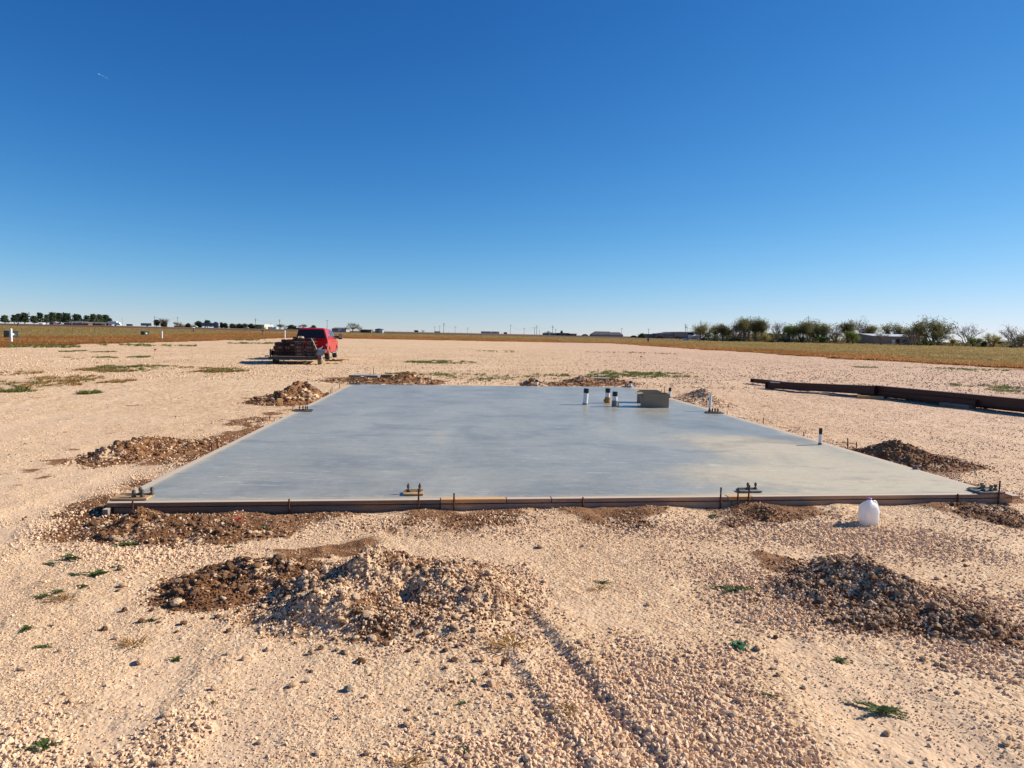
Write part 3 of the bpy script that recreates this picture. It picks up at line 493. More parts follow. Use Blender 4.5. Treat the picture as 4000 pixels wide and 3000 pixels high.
WL = [(280, 2179, 95, 'leafy green weed mat largest of those left of the dirt clods'), (199, 2201, 50, 'dark weed touching the left side of the large weed mat'), (515, 2127, 80, 'green weed growing in brown dirt below the front form end'), (897, 2133, 44, 'small bright weed in dirt left of the middle pile'), (294, 2246, 38, 'small round weed below the large weed mat'),
      (375, 2246, 85, 'wide dark weed below and right of the large weed mat'), (454, 2217, 44, 'little upright weed right of the wide dark weed'), (316, 2296, 48, 'low weed alone under the small round weed'), (226, 2317, 50, 'upper tuft of the slanting pair of weeds at far left'), (167, 2332, 55, 'lower tuft of the slanting pair of weeds at far left'),
      (95, 2458, 60, 'flat weed nearest the left edge halfway down the foreground'), (197, 2444, 24, 'tiny weed right of the flat weed near the left edge'), (172, 2523, 56, 'bushy weed on gritty ground near the left edge'), (597, 2424, 56, 'green weed between the left weeds and the brown clods'), (687, 2566, 50, 'faded grey green weed on bare grit'),
      (167, 2919, 100, 'large dark weed in the bottom left corner'), (832, 2745, 32, 'tiny weed just below the rounded grey and white stone'), (990, 2690, 22, 'tiny weed right of the rounded grey and white stone'), (1033, 2068, 50, 'bright weed close to the front form left of centre'), (1755, 2204, 34, 'tiny weed behind the middle gravel pile'),
      (1854, 2667, 36, 'small dark weed right of the flat pale stone'), (1809, 2755, 38, 'compact dark weed below the other small dark weed'), (2354, 2274, 50, 'green weed with rusty stems right of the middle pile'), (2325, 2824, 38, 'small weed on the edge of the coarse gravel rut'), (2244, 2797, 34, 'pale green weed just left of the rut weed'),
      (2859, 2304, 110, 'sprawling grey green weed left of the right gravel pile'), (1809, 2938, 56, 'dark weed among stones at the bottom centre'), (3280, 2580, 60, 'compact green weed below the right gravel pile'), (3007, 2731, 54, 'round green weed in coarse gravel at lower right'),
      (3427, 2766, 140, 'wide straggling weed at lower right on bare tan grit'), (2787, 2024, 50, 'grassy green weed against the front form by the three stakes'), (2595, 2008, 24, 'tiny grass blades in brown dirt by the front form')]
for a_ in WL: weed(*a_)
for px, py, w, lab in ((1988, 2529, 110, 'dried yellow weed at the right foot of the middle pile'), (1592, 2990, 90, 'rusty dried weed cut by the bottom edge'), (2336, 2300, 60, 'rusty dried stems beside the weed right of the middle pile'), (520, 2520, 90, 'bleached dry stalks in grit left of centre'), (250, 2345, 70, 'reddish dry stalks under the slanting pair of weeds'), (2200, 2790, 80, 'thin dried stalks left of the coarse gravel rut')): weed(px, py, w, lab, True)
# broad leaved weed
mb = MB(); q = random.Random(4)
for i in range(9):
    a = i*.7+q.uniform(-.2, .2); L = q.uniform(.5, 1); u = Vector((math.cos(a), math.sin(a), 0)); w_ = Vector((-u.y, u.x, 0)); pts = [(0, .02, .05), (.3, .14, .2), (.55, .2, .24), (.72, .11, .2), (.85, .17, .15), (1, .01, .06)]; V = []
    for s_, ww, zz in pts: V += [u*L*s_+w_*ww+Vector((0, 0, zz)), u*L*s_-w_*ww+Vector((0, 0, zz*.8))]
    mb.add(V, [(2*j, 2*j+1, 2*j+3, 2*j+2) for j in range(5)])
x, y = P(2882, 2533); r = 58/FPX*y; o = mb.build('broadleaf_weed', flat('broad_leaf', (.045, .12, .03), .45, .4, var=.35, scale=3), None, (x, y, float(gz(x, y))+.004)); o.scale = (r, r, r); tag(o, 'dark broad leaved weed on the coarse gravel in the right foreground', 'weed')

TUFT = [tuft_mesh(100+i, 12, .5, .9, .05, 'tuft_shape') for i in range(6)]
def patch(name, label, blobs_, n, hgt, m, seed, r=(.10, .24)):
    q = np.random.default_rng(seed); V = []; 
    for px, py, rx, ry in blobs_:
        k = int(n*1.7/len(blobs_)); th = q.uniform(0, 6.28, k); rr = np.sqrt(q.random(k)); cx, cy = P(px, py); V.append(np.stack([cx+rx/FPX*cy*rr*np.cos(th), cy+ry*cy*cy/(FPX*H)*rr*np.sin(th)], -1))
    V = np.concatenate(V); cl = fbm(V[:, 0]*1.6+seed, V[:, 1]*.9, 3); V = V[cl > .54]; n = len(V); z = gz(V[:, 0], V[:, 1]); s = q.uniform(*r, n)
    rot = np.zeros((n, 3)); rot[:, 2] = q.uniform(0, 6.28, n); o = scatter(name, TUFT, np.concatenate([V, z[:, None]], 1), np.stack([s, s, s*hgt*1.7*q.uniform(.5, 1.3, n)], -1), rot, q.integers(0, 6, n), q.random(n), m); tag(o, label, None, None, 'stuff')
patch('weeds', 'strip of dark green weeds on the lot at upper left', [(350, 1373, 90, 4)], 420, .55, M_WEED, 1)
patch('weeds', 'green weeds in the second strip at upper left', [(340, 1399, 110, 6), (560, 1396, 50, 3)], 300, .5, M_WEED, 2)
patch('weeds', 'long belt of green weeds left of the trailer shadow', [(560, 1440, 170, 14), (800, 1447, 170, 9), (480, 1432, 80, 8)], 900, .5, M_WEED, 3)
patch('dry_weeds', 'brown dried weeds mixed through the left belt', [(540, 1440, 180, 16), (800, 1447, 180, 11)], 800, .5, M_STRAW, 4)
patch('dry_weeds', 'scattered brown dried weeds on the lot at left', [(120, 1500, 190, 22), (230, 1480, 170, 16), (60, 1460, 80, 14), (400, 1490, 120, 10)], 420, .5, M_STRAW, 5)
patch('weeds', 'few green weeds among the dried ones at left', [(150, 1505, 200, 24), (340, 1534, 50, 4), (60, 1530, 60, 6)], 90, .6, M_WEED, 6)
patch('weeds', 'green weeds behind the far right of the slab', [(2430, 1465, 150, 13), (2560, 1466, 170, 9), (2330, 1470, 140, 9)], 620, .6, M_WEED, 7)
patch('weeds', 'green weeds in a row on the lot right of the truck', [(1750, 1415, 110, 7), (1660, 1416, 80, 4), (1950, 1372, 90, 4)], 420, .6, M_WEED, 8)
patch('dry_weeds', 'short brown stubble tufts in a line before the right field', [(2420, 1378, 130, 3), (2560, 1381, 90, 3)], 160, .8, M_STRAW, 9)
patch('weeds', 'green weeds at the right edge beyond the steel beams', [(3850, 1510, 110, 10), (3960, 1530, 70, 14), (3690, 1443, 150, 6), (3400, 1436, 60, 4), (3800, 1445, 140, 5)], 420, .6, M_WEED, 10)
patch('weeds', 'sparse green weeds along the far edge of the slab', [(1650, 1470, 160, 14), (1850, 1475, 200, 14), (2160, 1470, 120, 12), (1560, 1465, 60, 8)], 330, .55, M_WEED, 11)
patch('weeds', 'thin green weeds along the field edge left of the truck', [(960, 1329, 70, 2), (1000, 1342, 90, 3), (560, 1350, 200, 3), (150, 1356, 140, 4)], 500, .7, M_WEED, 12, (.2, .5))
patch('dry_weeds', 'lone dried tufts across the middle of the lot', [(900, 1420, 700, 60), (2500, 1420, 900, 30), (3300, 1480, 600, 50)], 420, .4, M_STRAW, 13, (.06, .16))

# ------------------------------------------------------------------ dry grass of the field round the lot
def mat_fgrass():
    m, t, b = nt('dry_grass', .8, .15); p = pos(t); a = node(t, 'ShaderNodeAttribute', attribute_name='rnd', attribute_type='INSTANCER').outputs['Fac']; e = node(t, 'ShaderNodeAttribute', attribute_name='olive', attribute_type='INSTANCER').outputs['Fac']
    c = mix(t, a, (.34, .155, .045), (.54, .28, .10)); o = mix(t, a, (.31, .22, .08), (.50, .36, .145)); t.links.new(mix(t, e, c, o), b.inputs['Base Color']); return m
M_FG = translucent(mat_fgrass(), .45)
def mk_grass():
    n = 330000; x, y = wedge(n, 45, 330, 1.0, .35)
    nz = (fbm(x*.35, y*.35, 4)-.5)*6; dd = np.minimum(np.minimum(x+44.5+(y-59)*.112, 37.2-(y-49.5)*.068-x), (186-y)*.5)+nz
    k = (dd < 0) & (np.hypot(x, y) < 380); x, y, dd = x[k], y[k], dd[k]; n = len(x); s = rng.uniform(.25, .5, n)*(1+y/240); g = fbm(x*.045+3, y*.045, 4); cl = fbm(x*.25, y*.25+11, 3)
    ol = np.clip((-dd-np.where(x < 15, 28, 6)-(g-.5)*24)/10, 0, 1); z = terrain(x, y); rot = np.zeros((n, 3)); rot[:, 2] = rng.uniform(0, 6.28, n)
    o = scatter('dry_grass', TUFT, np.stack([x, y, z], -1), np.stack([s, s, s*rng.uniform(.5, 1.1, n)*(.6+cl)], -1), rot, rng.integers(0, 6, n), np.clip(cl*1.6-.3+rng.uniform(-.2, .2, n), 0, 1), M_FG)
    a = o.data.attributes.new('olive', 'FLOAT', 'POINT'); a.data.foreach_set('value', ol.astype(np.float32)); tag(o, 'rusty and olive dry grass of the field around the lot', None, None, 'stuff'); print('grass', n)
mk_grass()
# ------------------------------------------------------------------ stakes, pipes, bolts and boxes on the slab
def gzf(x, y): return float(gz(np.array([x]), np.array([y]))[0])
def stake(px, pyb, pyt, label, r=.0085, z=0., grp='rusty rebar stakes driven in along the slab forms', lean=None):
    x, y = P(px, pyb, z)
    if pyb > 1917: x, y = onfront(px); x, y = x, y-.016
    h = height(px, pyt, y)-z; mb = MB(); q = random.Random(int(px)); lx, ly = lean or (q.uniform(-.05, .05)*h, q.uniform(-.04, .04)*h)
    n = max(3, int(h/.03)); pts = [(lx*i/n, ly*i/n, -.1+(h+.1)*i/n) for i in range(n+1)]
    for i, (a, b) in enumerate(zip(pts[:-1], pts[1:])): mb.tube(a, b, r*(1.12 if i % 2 else 1), None, 7)
    return tag(mb.build('rebar_stake', M_RUST, None, (x, y, z)), label, 'stake', grp)
SK = [(520, 1995, 1957, 'short rusty stake under the front left anchor plate'), (1129, 1985, 1949, 'short rusty stake bent over the front form between the two left anchor plates'), (1634, 1988, 1908, 'tall rusty stake in front of the left two bolt plate'), (1775, 1984, 1926, 'rusty stake against the orange pine filler board'),
      (2277, 1978, 1942, 'short rusty stake at the middle of the front form'), (2813, 1985, 1904, 'left one of the three tall stakes at the front form'), (2882, 1984, 1904, 'middle one of the three tall stakes at the front form'), (2918, 1974, 1894, 'tallest of the three tall stakes beside the two bolt plate'), (3739, 1958, 1929, 'stubby rusty stake near the right end of the front form'),
      (3895, 1920, 1877, 'flat topped stake at the front right anchor bolts'), (3344, 1760, 1727, 'shorter stake of the pair before the right dirt mound'), (3311, 1752, 1711, 'taller stake of the pair before the right dirt mound'), (3140, 1703, 1688, 'stub of a stake left of the capped pipe at the right edge'), (2981, 1657, 1631, 'taller stake of the pair below the bare white pipe'),
      (2957, 1651, 1640, 'stub stake of the pair below the bare white pipe'), (2840, 1617, 1604, 'stub stake right of the four bolts by the bare pipe'), (2759, 1590, 1561, 'stake just left of the bare white pipe'), (2714, 1578, 1555, 'stake in front of the small gravel pile'), (2595, 1537, 1510, 'stake rising behind the cardboard boxes'), (2583, 1532, 1520, 'low stake behind the cardboard boxes'),
      (2527, 1522, 1499, 'rusty stake right behind the far corner of the slab'), (2478, 1512, 1491, 'rusty stake beside the far right capped pipe'), (2447, 1511, 1496, 'short stake left of the far right capped pipe'), (2324, 1507, 1486, 'thin stake before the right concrete pier form'), (2187, 1506, 1482, 'thin stake right of the far capped pipe'),
      (2054, 1505, 1487, 'thin stake left of the far capped pipe'), (1895, 1505, 1489, 'thin stake alone at the middle of the far edge'), (1791, 1504, 1496, 'stub stake on the left half of the far edge'), (1378, 1500, 1481, 'stake at the far left anchor bolts'), (1357, 1502, 1489, 'stake left of the far left anchor bolts'), (1326, 1516, 1497, 'stake near the far left corner of the slab'),
      (1297, 1534, 1511, 'taller stake of the upper pair on the left edge'), (1292, 1535, 1519, 'shorter stake of the upper pair on the left edge'), (1257, 1551, 1541, 'stub stake on the left edge by the dark clod heap'), (1202, 1578, 1547, 'taller stake of the pair above the left edge anchor plate'), (1197, 1581, 1566, 'shorter stake of the pair above the left edge anchor plate'),
      (1145, 1606, 1588, 'stake just left of the left edge anchor plate'), (1055, 1652, 1624, 'stake on the left edge below the anchor plate'), (1073, 1642, 1633, 'stub stake on the left edge below the anchor plate'), (848, 1751, 1714, 'right stake of the pair near the lumpy left mound'), (827, 1763, 1731, 'left stake of the pair near the lumpy left mound'), (690, 1831, 1809, 'single stake on the left edge nearest the front corner')]
for a_ in SK: stake(*a_)
M_PVC = flat('white_pvc', (.78, .78, .76), .45, .4, 0, .08, 8); M_TAPE = flat('black_tape', (.012, .012, .013), .45, .4, 0, .2, 20); M_WRAP = flat('orange_foam_wrap', (.42, .2, .05), .8, .2, 0, .4, 25, .4); M_DIRTY = flat('grey_mortar_smear', (.2, .19, .17), .9, .2, 0, .4, 20, .4)
def pipe(px, pyb, pyt, wpx, label, cap=True, wrap=False, lean=0.):
    x, y = P(px, pyb, .14); h = height(px, pyt, y)-.14; r = wpx/2/FPX*y; t_ = thing('pipe_stub', label, 'pipe', (x, y, .14), rnd.uniform(0, 6), None if not cap else 'capped white pipes standing in the slab')
    ch = min(.11, h*.35) if cap else 0; MB().lathe([(r, -.02), (r, h-ch*.3)], 20).build('tube', M_PVC, t_, smooth=False)
    if cap: MB().lathe([(r*1.07, h-ch), (r*1.09, h-ch*.5), (r*1.07, h), (r*.9, h+.003)], 20).build('taped_cap', M_TAPE, t_)
    else: MB().lathe([(r*.98, h-.01), (r*1.01, h)], 20).build('rim', M_PVC, t_)
    if wrap:
        mb = MB(); mb.lathe([(r*1.22, 0), (r*1.32, h*.1), (r*1.18, h*.22), (r*1.25, h*.36), (r*1.1, h*.41)], 14); mb.box((r*1.2, 0, h*.16), (r*.8, r*.9, h*.2), .4); mb.build('foam_wrap', M_WRAP if wrap == 1 else M_DIRTY, t_)
    MB().lathe([(r*1.25, -.002), (r*1.18, .012), (r*1.03, .035)], 16).build('mortar_collar', M_DIRTY, t_)
    if lean: t_.rotation_euler = (0, lean, 0)
    return t_
pipe(2326-40, 1580, 1518, 19, 'left of the three capped pipes clustered on the slab', lean=.05); pipe(2373, 1574, 1517, 18, 'capped pipe with orange foam wrapped round its foot', wrap=1); pipe(2401, 1588, 1530, 19, 'capped pipe with grey wrap nearest the cardboard boxes', wrap=2)
pipe(2463, 1513, 1489, 12, 'capped pipe standing at the far right corner of the slab'); pipe(2096, 1506.5, 1484, 12, 'capped pipe at the middle of the far slab edge'); pipe(2616, 1554, 1515, 10, 'capped pipe behind the cardboard boxes at the right edge')
pipe(2772, 1606, 1536, 10, 'bare white pipe with open top on the right slab edge', False, lean=.03); pipe(3203, 1737, 1673, 12, 'capped pipe on the right slab edge left of two stakes')
M_PLATE = flat('plywood_template', (.42, .26, .13), .75, .2, 0, .4, 6, .3); M_PLATE2 = flat('mortared_template', (.2, .19, .165), .9, .2, 0, .4, 14, .5)
def bolts(px, py, wp, dp, sp, label, m=M_PLATE, rz=None, z=.145, th=.019, bh=.085, br=.011):
    x, y = P(px, py, .14); a = rz if rz is not None else math.atan2(SL[1][1]-SL[0][1], SL[1][0]-SL[0][0]); t_ = thing('anchor_bolt_set', label, 'anchor bolts', (x, y, z), a, 'anchor bolts set in plates round the slab edge')
    MB().box((0, 0, th/2), (wp, dp, th)).box((wp*.02, dp*.42, th+.006), (wp*.9, dp*.12, .012)).build('plate', m, t_, bevel=.002)
    for bx, by in sp:
        b = MB().tube((bx, by, 0), (bx, by, bh+.02), br, br, 8).build('bolt', M_IRON, t_); MB().lathe([(br*2.4, 0), (br*2.4, .005)], 12, (bx, by, th)).lathe([(br*2, .006), (br*2, .022)], 6, (bx, by, th)).build('nut', M_IRON, b)
        if bh > .06: MB().lathe([(br*1.7, .04), (br*1.8, .045), (br*1.7, .068)], 6, (bx, by, th)).build('nut', M_IRON, b)
    return t_
f4 = [(-.055, -.05), (.055, -.05), (-.035, .06), (.085, .06)]
bolts(518, 1947, .34, .20, [(.03, -.045), (.11, -.045), (.05, .06), (.16, .06)], 'four bolt plate at the near left corner of the slab', bh=.075); bolts(1615, 1930, .21, .17, [(-.055, .02), (.065, .02)], 'two bolt plywood plate on the left half of the front form', bh=.085, br=.009)
bolts(2925, 1921, .25, .13, [(-.005, .02), (.085, .02)], 'two bolt plate splashed with mortar by the three tall stakes', M_PLATE2, bh=.075, br=.009); bolts(3850, 1922, .30, .22, [(-.06, -.03), (.02, -.05), (.0, .06), (.10, -.02)], 'four muddy bolts at the near right corner of the slab', M_PLATE2, bh=.065)
bolts(1182, 1606, .42, .2, [(-.06, .0), (.0, .05), (.06, .0), (.09, .05)], 'four bolt plate on the left slab edge', M_IRON, th=.015); bolts(2790, 1614, .42, .18, [(-.1, .03), (-.035, .03), (.03, .03), (.095, .03)], 'row of four bolts beside the bare white pipe', M_IRON, th=.012, bh=.09, br=.014)
bolts(1385, 1501, .38, .2, [(-.03, 0), (.08, .03)], 'anchor bolts at the far left corner of the slab', M_IRON, th=.014, bh=.1, br=.014); bolts(2449, 1512, .3, .2, [(-.05, 0), (.04, .03)], 'anchor bolts at the far right corner of the slab', M_IRON, th=.014, bh=.1, br=.014); bolts(2060, 1505.5, .35, .15, [(0, 0)], 'low anchor plate at the middle of the far slab edge', M_IRON, th=.012, bh=.03)
x, y = P(3578, 1832, .14); tag(MB().lathe([(.045, 0), (.03, .012), (.022, .03), (.025, .04), (.012, .05)], 10).build('mortar_lump', M_DIRTY, None, (x, y, .14)), 'hardened mortar lump on the right form below the mound', 'mortar lump')
# cardboard boxes
M_CARD = flat('cardboard', (.33, .25, .165), .8, .15, 0, .08, 3); M_CARDIN = flat('cardboard_inside', (.42, .33, .22), .8, .15, 0, .08, 3); M_INK = flat('blue_print', (.03, .07, .22), .7, .2)
def carton(px, py, w, d, h, label, rz, prints, flaps):
    x, y = P(px, py, .14); t_ = thing('cardboard_box', label, 'cardboard box', (x, y, .141), rz); k = .006; mb = MB()
    for c_, s_ in (((w/2, k/2, h/2), (w, k, h)), ((w/2, d-k/2, h/2), (w, k, h)), ((k/2, d/2, h/2), (k, d-2*k, h)), ((w-k/2, d/2, h/2), (k, d-2*k, h)), ((w/2, d/2, k/2), (w-2*k, d-2*k, k))): mb.box(c_, s_)
    mb.build('shell', M_CARD, t_)
    for ax, L, ang in flaps:
        m2 = MB(); ca, sa = math.cos(ang), math.sin(ang)
        if ax == 'l': m2.add([(0, 0, h+.001), (0, d, h+.001), (-ca*L, d*.97, h+sa*L), (-ca*L, d*.03, h+sa*L)], [(0, 1, 2, 3)])
        if ax == 'r': m2.add([(w, 0, h+.001), (w, d, h+.001), (w+ca*L, d*.97, h+sa*L), (w+ca*L, d*.03, h+sa*L)], [(0, 1, 2, 3)])
        if ax == 'b': m2.add([(0, d, h+.001), (w, d, h+.001), (w*.98, d+ca*L, h+sa*L), (w*.02, d+ca*L, h+sa*L)], [(0, 1, 2, 3)])
        if ax == 'f': m2.add([(0, 0, h+.001), (w, 0, h+.001), (w*.98, -ca*L, h+sa*L), (w*.02, -ca*L, h+sa*L)], [(0, 1, 2, 3)])
        o = m2.build('flap', M_CARDIN, t_); s_ = o.modifiers.new('thick', 'SOLIDIFY'); s_.thickness = .005
    if prints:
        m3 = MB(); [m3.box((-.0012, d*a, h*b), (.002, d*e, h*g)) for a, b, e, g in prints]; m3.build('printed_marks', M_INK, t_)
    return t_
carton(2513, 1591, .615, .42, .335, 'larger open brown cardboard box in front on the slab', -.02, [(.3, .82, .3, .05), (.35, .72, .2, .03), (.7, .8, .15, .06)], [('l', .16, -.15), ('r', .1, -1.3), ('b', .14, -1.0)])
carton(2499, 1574, .55, .36, .31, 'cardboard box standing behind the larger open one', .03, [(.5, .8, .5, .1), (.5, .62, .3, .06)], [('l', .1, .0), ('b', .12, .1)])
# concrete pier forms behind the slab
def pier(px, py, w, d, h, label, rz, ext, rebar):
    x, y = P(px, py); t_ = thing('pier_form', label, 'concrete pier', (x, y, gzf(x, y)), rz); MB().box((w/2, d/2, h/2-.02), (w-.08, d-.08, h+.02)).build('concrete_top', M_SLABG, t_); z0 = -.05
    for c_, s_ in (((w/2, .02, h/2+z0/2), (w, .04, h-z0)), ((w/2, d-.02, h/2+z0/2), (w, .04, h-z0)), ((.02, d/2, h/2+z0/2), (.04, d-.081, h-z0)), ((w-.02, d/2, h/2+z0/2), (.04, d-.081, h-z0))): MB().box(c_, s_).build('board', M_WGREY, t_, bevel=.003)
    for bx, bh in rebar: MB().tube((w*bx, d*.5, 0), (w*bx+.01, d*.5, h+bh), .012, .012, 6).build('rebar', M_RUST, t_)
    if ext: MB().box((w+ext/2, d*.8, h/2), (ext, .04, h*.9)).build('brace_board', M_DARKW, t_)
    return t_
M_SLABG = flat('pier_concrete', (.42, .40, .36), .85, .2, 0, .2, 4, .2)
pier(1362, 1482, 1.12, .9, .17, 'left concrete pier in a board form behind the far slab edge', .03, .48, [(.66, .08), (.78, .28)]); pier(2311, 1491, .75, .7, .13, 'right concrete pier in a low board form behind the far slab edge', -.06, 0, [(.35, .36), (.52, .08)])
# water jug
def mat_jug():
    m, t, b = nt('milky_plastic', .38, .4); b.inputs['Transmission Weight'].default_value = .3; b.inputs['Base Color'].default_value = (.95, .94, .9, 1); b.inputs['Subsurface Weight'].default_value = 1.; b.inputs['Subsurface Radius'].default_value = (1, 1, 1); b.inputs['Subsurface Scale'].default_value = .09; return m
def rrect(w, d, r, z, n=4, ox=0):
    out = []
    for cx, cy, a0 in ((w/2-r, d/2-r, 0), (-w/2+r, d/2-r, 90), (-w/2+r, -d/2+r, 180), (w/2-r, -d/2+r, 270)):
        for i in range(n+1): a = R_(a0+90*i/n); out.append((ox+cx+r*math.cos(a), cy+r*math.sin(a), z))
    return out
x, y = P(3391, 2049); zj = gzf(x, y); jug = thing('water_jug', 'clear milky plastic gallon jug with purple cap on the gravel before the form', 'jug', (x, y, zj), .12); MJ = mat_jug()
MB().loft([rrect(.135, .135, .03, .0), rrect(.152, .152, .035, .008), rrect(.155, .155, .035, .05), rrect(.155, .155, .035, .145), rrect(.15, .15, .035, .165), rrect(.13, .13, .035, .195), rrect(.085, .085, .03, .222), rrect(.045, .045, .02, .235), rrect(.038, .038, .018, .252)]).build('bottle', MJ, jug, smooth=True)
MB().lathe([(.0215, .250), (.0215, .264), (.018, .267)], 18).build('cap', flat('purple_cap', (.38, .16, .55), .4), jug); MB().path([(.03, .0, .232), (.062, .0, .232), (.083, 0, .20), (.08, 0, .15), (.07, 0, .13)], .011, 8).build('handle', MJ, jug, smooth=True)
# steel rafters lying on the right
def mat_primer():
    m, t, b = nt('red_oxide_primer', .55, .35); p = objc(t); n = noise(t, scl(t, p, (.5, 5, 5)), 2, 5, .7); b_ = mix(t, ramp(t, n, (.3, .7)), (.05, .018, .013), (.09, .034, .023)); t.links.new(mix(t, mth(t, 'MULTIPLY', ramp(t, noise(t, p, 14, 4), (.6, .8)), .4), b_, (.2, .13, .1)), b.inputs['Base Color']); return m
M_PRIM = mat_primer()
def ibeam(name, label, cat, p0, p1, d0, d1, fw, zb0, zb1, group=None, ends=(1, 1), stiff=(), parent_rx=0, plate=True, w=.008):
    p0 = Vector((*p0, zb0)); p1 = Vector((*p1, zb1)); v = p1-p0; L = v.length; a = math.atan2(v.y, v.x); t_ = thing(name, label, cat, tuple(p0), a, group); t_.rotation_euler = (parent_rx, -math.asin((zb1-zb0)/L), a)
    MB().loft([[(0, -w/2, .01), (0, w/2, .01), (0, w/2, d0-.01), (0, -w/2, d0-.01)], [(L, -w/2, .01), (L, w/2, .01), (L, w/2, d1-.01), (L, -w/2, d1-.01)]]).build('web', M_PRIM, t_)
    MB().box((L/2, 0, .005), (L, fw, .01)).build('flange', M_PRIM, t_); MB().loft([[(0, -fw/2, d0-.01), (0, fw/2, d0-.01), (0, fw/2, d0), (0, -fw/2, d0)], [(L, -fw/2, d1-.01), (L, fw/2, d1-.01), (L, fw/2, d1), (L, -fw/2, d1)]]).build('flange', M_PRIM, t_)
    for e, xx, dd in ((ends[0], -.006, d0), (ends[1], L+.006, d1)):
        if e: MB().box((xx, 0, dd/2), (.012, fw*1.02, dd*1.02)).build('end_plate', M_PRIM, t_)
    for s_ in stiff: dd = d0+(d1-d0)*s_/L; MB().box((s_, -fw*.27, dd/2), (.008, fw*.44, dd-.024)).build('stiffener', M_PRIM, t_)
    return t_
bA0 = P(2995, 1518); bA1 = P(3418, 1555); bB1 = (13.9+2.2, 16.6-4.2)
ib = ibeam('steel_beam', 'near tapered red brown steel beam lying on the gravel with a white tag', 'steel beam', bA0, bA1, .25, .29, .18, .02, .11, stiff=())
MB().box((.42, -.094, .235), (.4, .004, .035)).build('paper_tag', flat('white_label', (.75, .75, .72), .6), ib)
bB0 = P(3400, 1552); bBm = np.array(bB0); dB = np.array(P(3990, 1618))-bBm; dB = dB/np.linalg.norm(dB)
ibeam('steel_beam', 'long red brown steel beam running out of the frame on the right', 'steel beam', tuple(bBm+dB*.12), tuple(bBm+dB*11.5), .28, .30, .20, .13, .10, ends=(0, 1))
q0 = np.array(P(2937, 1499)); ibeam('steel_beam', 'thin steel beam sticking out behind the left end of the tapered beam', 'steel beam', tuple(q0), tuple(q0+(bBm-q0)*1.6), .16, .17, .14, .06, .09, ends=(1, 1))
q1 = q0+(bBm-q0)*.9+np.array([.25, .22]); ibeam('steel_beam', 'steel beam lying behind the long one at the right', 'steel beam', tuple(q1), tuple(q1+dB*11), .26, .28, .18, .03, .03)
x, y = P(3400, 1559); tag(MB().box((0, 0, .045), (.75, .09, .09)).build('support_timber', M_WNEW, None, (x, y, gzf(x, y)), -.3, bevel=.004), 'orange timber block under the joint of the steel beams', 'timber')
x, y = P(3740, 1592); tag(MB().box((0, 0, .05), (.9, .3, .1)).build('support_timber', M_DARKW, None, (x, y, gzf(x, y)), math.atan2(dB[1], dB[0]), bevel=.004), 'dark timber block under the long steel beam', 'timber')
# ------------------------------------------------------------------ trailer, its load and the truck
M_BLK = flat('black_trailer_paint', (.018, .018, .02), .45, .4, 0, .3, 10); M_GREYP = flat('worn_grey_paint', (.16, .18, .2), .4, .4, .4, .3, 10); M_TYRE = flat('tyre_rubber', (.035, .033, .03), .85, .2, 0, .3, 12); M_DUSTY = flat('dusty_tyre', (.16, .13, .1), .9, .15, 0, .3, 12)
M_RIM = flat('pale_rim', (.55, .53, .5), .4, .4, .5, .15, 8); M_ALU = flat('dull_aluminium', (.5, .5, .5), .35, .5, .8, .15, 8); M_DECK = flat('deck_plank', (.30, .22, .15), .8, .2, 0, .3, 4)
M_LAMP = flat('red_lens', (.45, .012, .012), .2, .5, 0, .1); M_CLEAR = flat('clear_lens', (.7, .7, .7), .2, .5, 0, .1); M_CHALK = flat('chalk_mark', (.42, .38, .36), .9, .1, 0, .1)
def wheel(parent, x, y, r, w, m=M_TYRE, side=1, name='wheel'):
    prof = [(r*.6, -w/2), (r*.93, -w/2), (r, -w*.36), (r, w*.36), (r*.93, w/2), (r*.6, w/2)]; mb = MB(); mb.lathe(prof, 28)
    for i in range(28):
        a = 2*math.pi*i/28; mb.box((r*1.0*math.cos(a), r*1.0*math.sin(a), 0), (.018, .035, w*.8), a)
    o = link(name, None, None, parent, (x, y, r)); o.rotation_euler = (0, math.pi/2, 0); t_ = mb.build('tyre', m, o, smooth=False)
    for s_ in (-1, 1): MB().lathe([(r*.6, 0), (r*.57, .03*s_), (r*.5, -.02*s_), (r*.2, -.0*s_), (r*.16, .03*s_), (r*.1, .035*s_)], 20, (0, 0, s_*w*.47)).build('rim', M_RIM, o)
    return o
TX, TY, TA = -12.08, 37.5, R_(13); t0 = gzf(TX, TY); tr = thing('flatbed_trailer', 'black utility trailer loaded with red brown steel behind the red pickup', 'trailer', (TX, TY, t0), TA)
def TP(u, v, z): return Vector((TX+u*math.cos(TA)-v*math.sin(TA), TY+u*math.sin(TA)+v*math.cos(TA), t0+z))
W2 = 1.22; DZ = .42; LT = 4.5
MB().box((0, .05, DZ-.07), (2*W2+.1, .1, .15)).box((-W2, LT/2, DZ-.07), (.1, LT-.12, .14)).box((W2, LT/2, DZ-.07), (.1, LT-.12, .14)).box((0, LT, DZ-.07), (2*W2+.1, .1, .14)).build('frame', M_BLK, tr, bevel=.006)
for i in range(9): MB().box((0, .32+i*.485, DZ+.02), (2*W2-.12, .47, .035)).build('plank', M_DECK, tr, bevel=.004)
for s_ in (-1, 1):
    MB().path([(s_*W2, .05, .76), (s_*W2, LT-.05, .84)], .03, 8).build('side_rail', M_BLK if s_ < 0 else M_GREYP, tr)
    for v in (.05, 1.15, 2.25, 3.35, LT-.05): MB().box((s_*W2, v, .60), (.05, .05, .40)).build('rail_post', M_BLK if v > .1 else M_BLK, tr)
MB().box((-W2+.02, .02, .60), (.06, .06, .52)).box((W2-.02, .02, .62), (.06, .06, .5)).build('gate_post', M_BLK, tr)
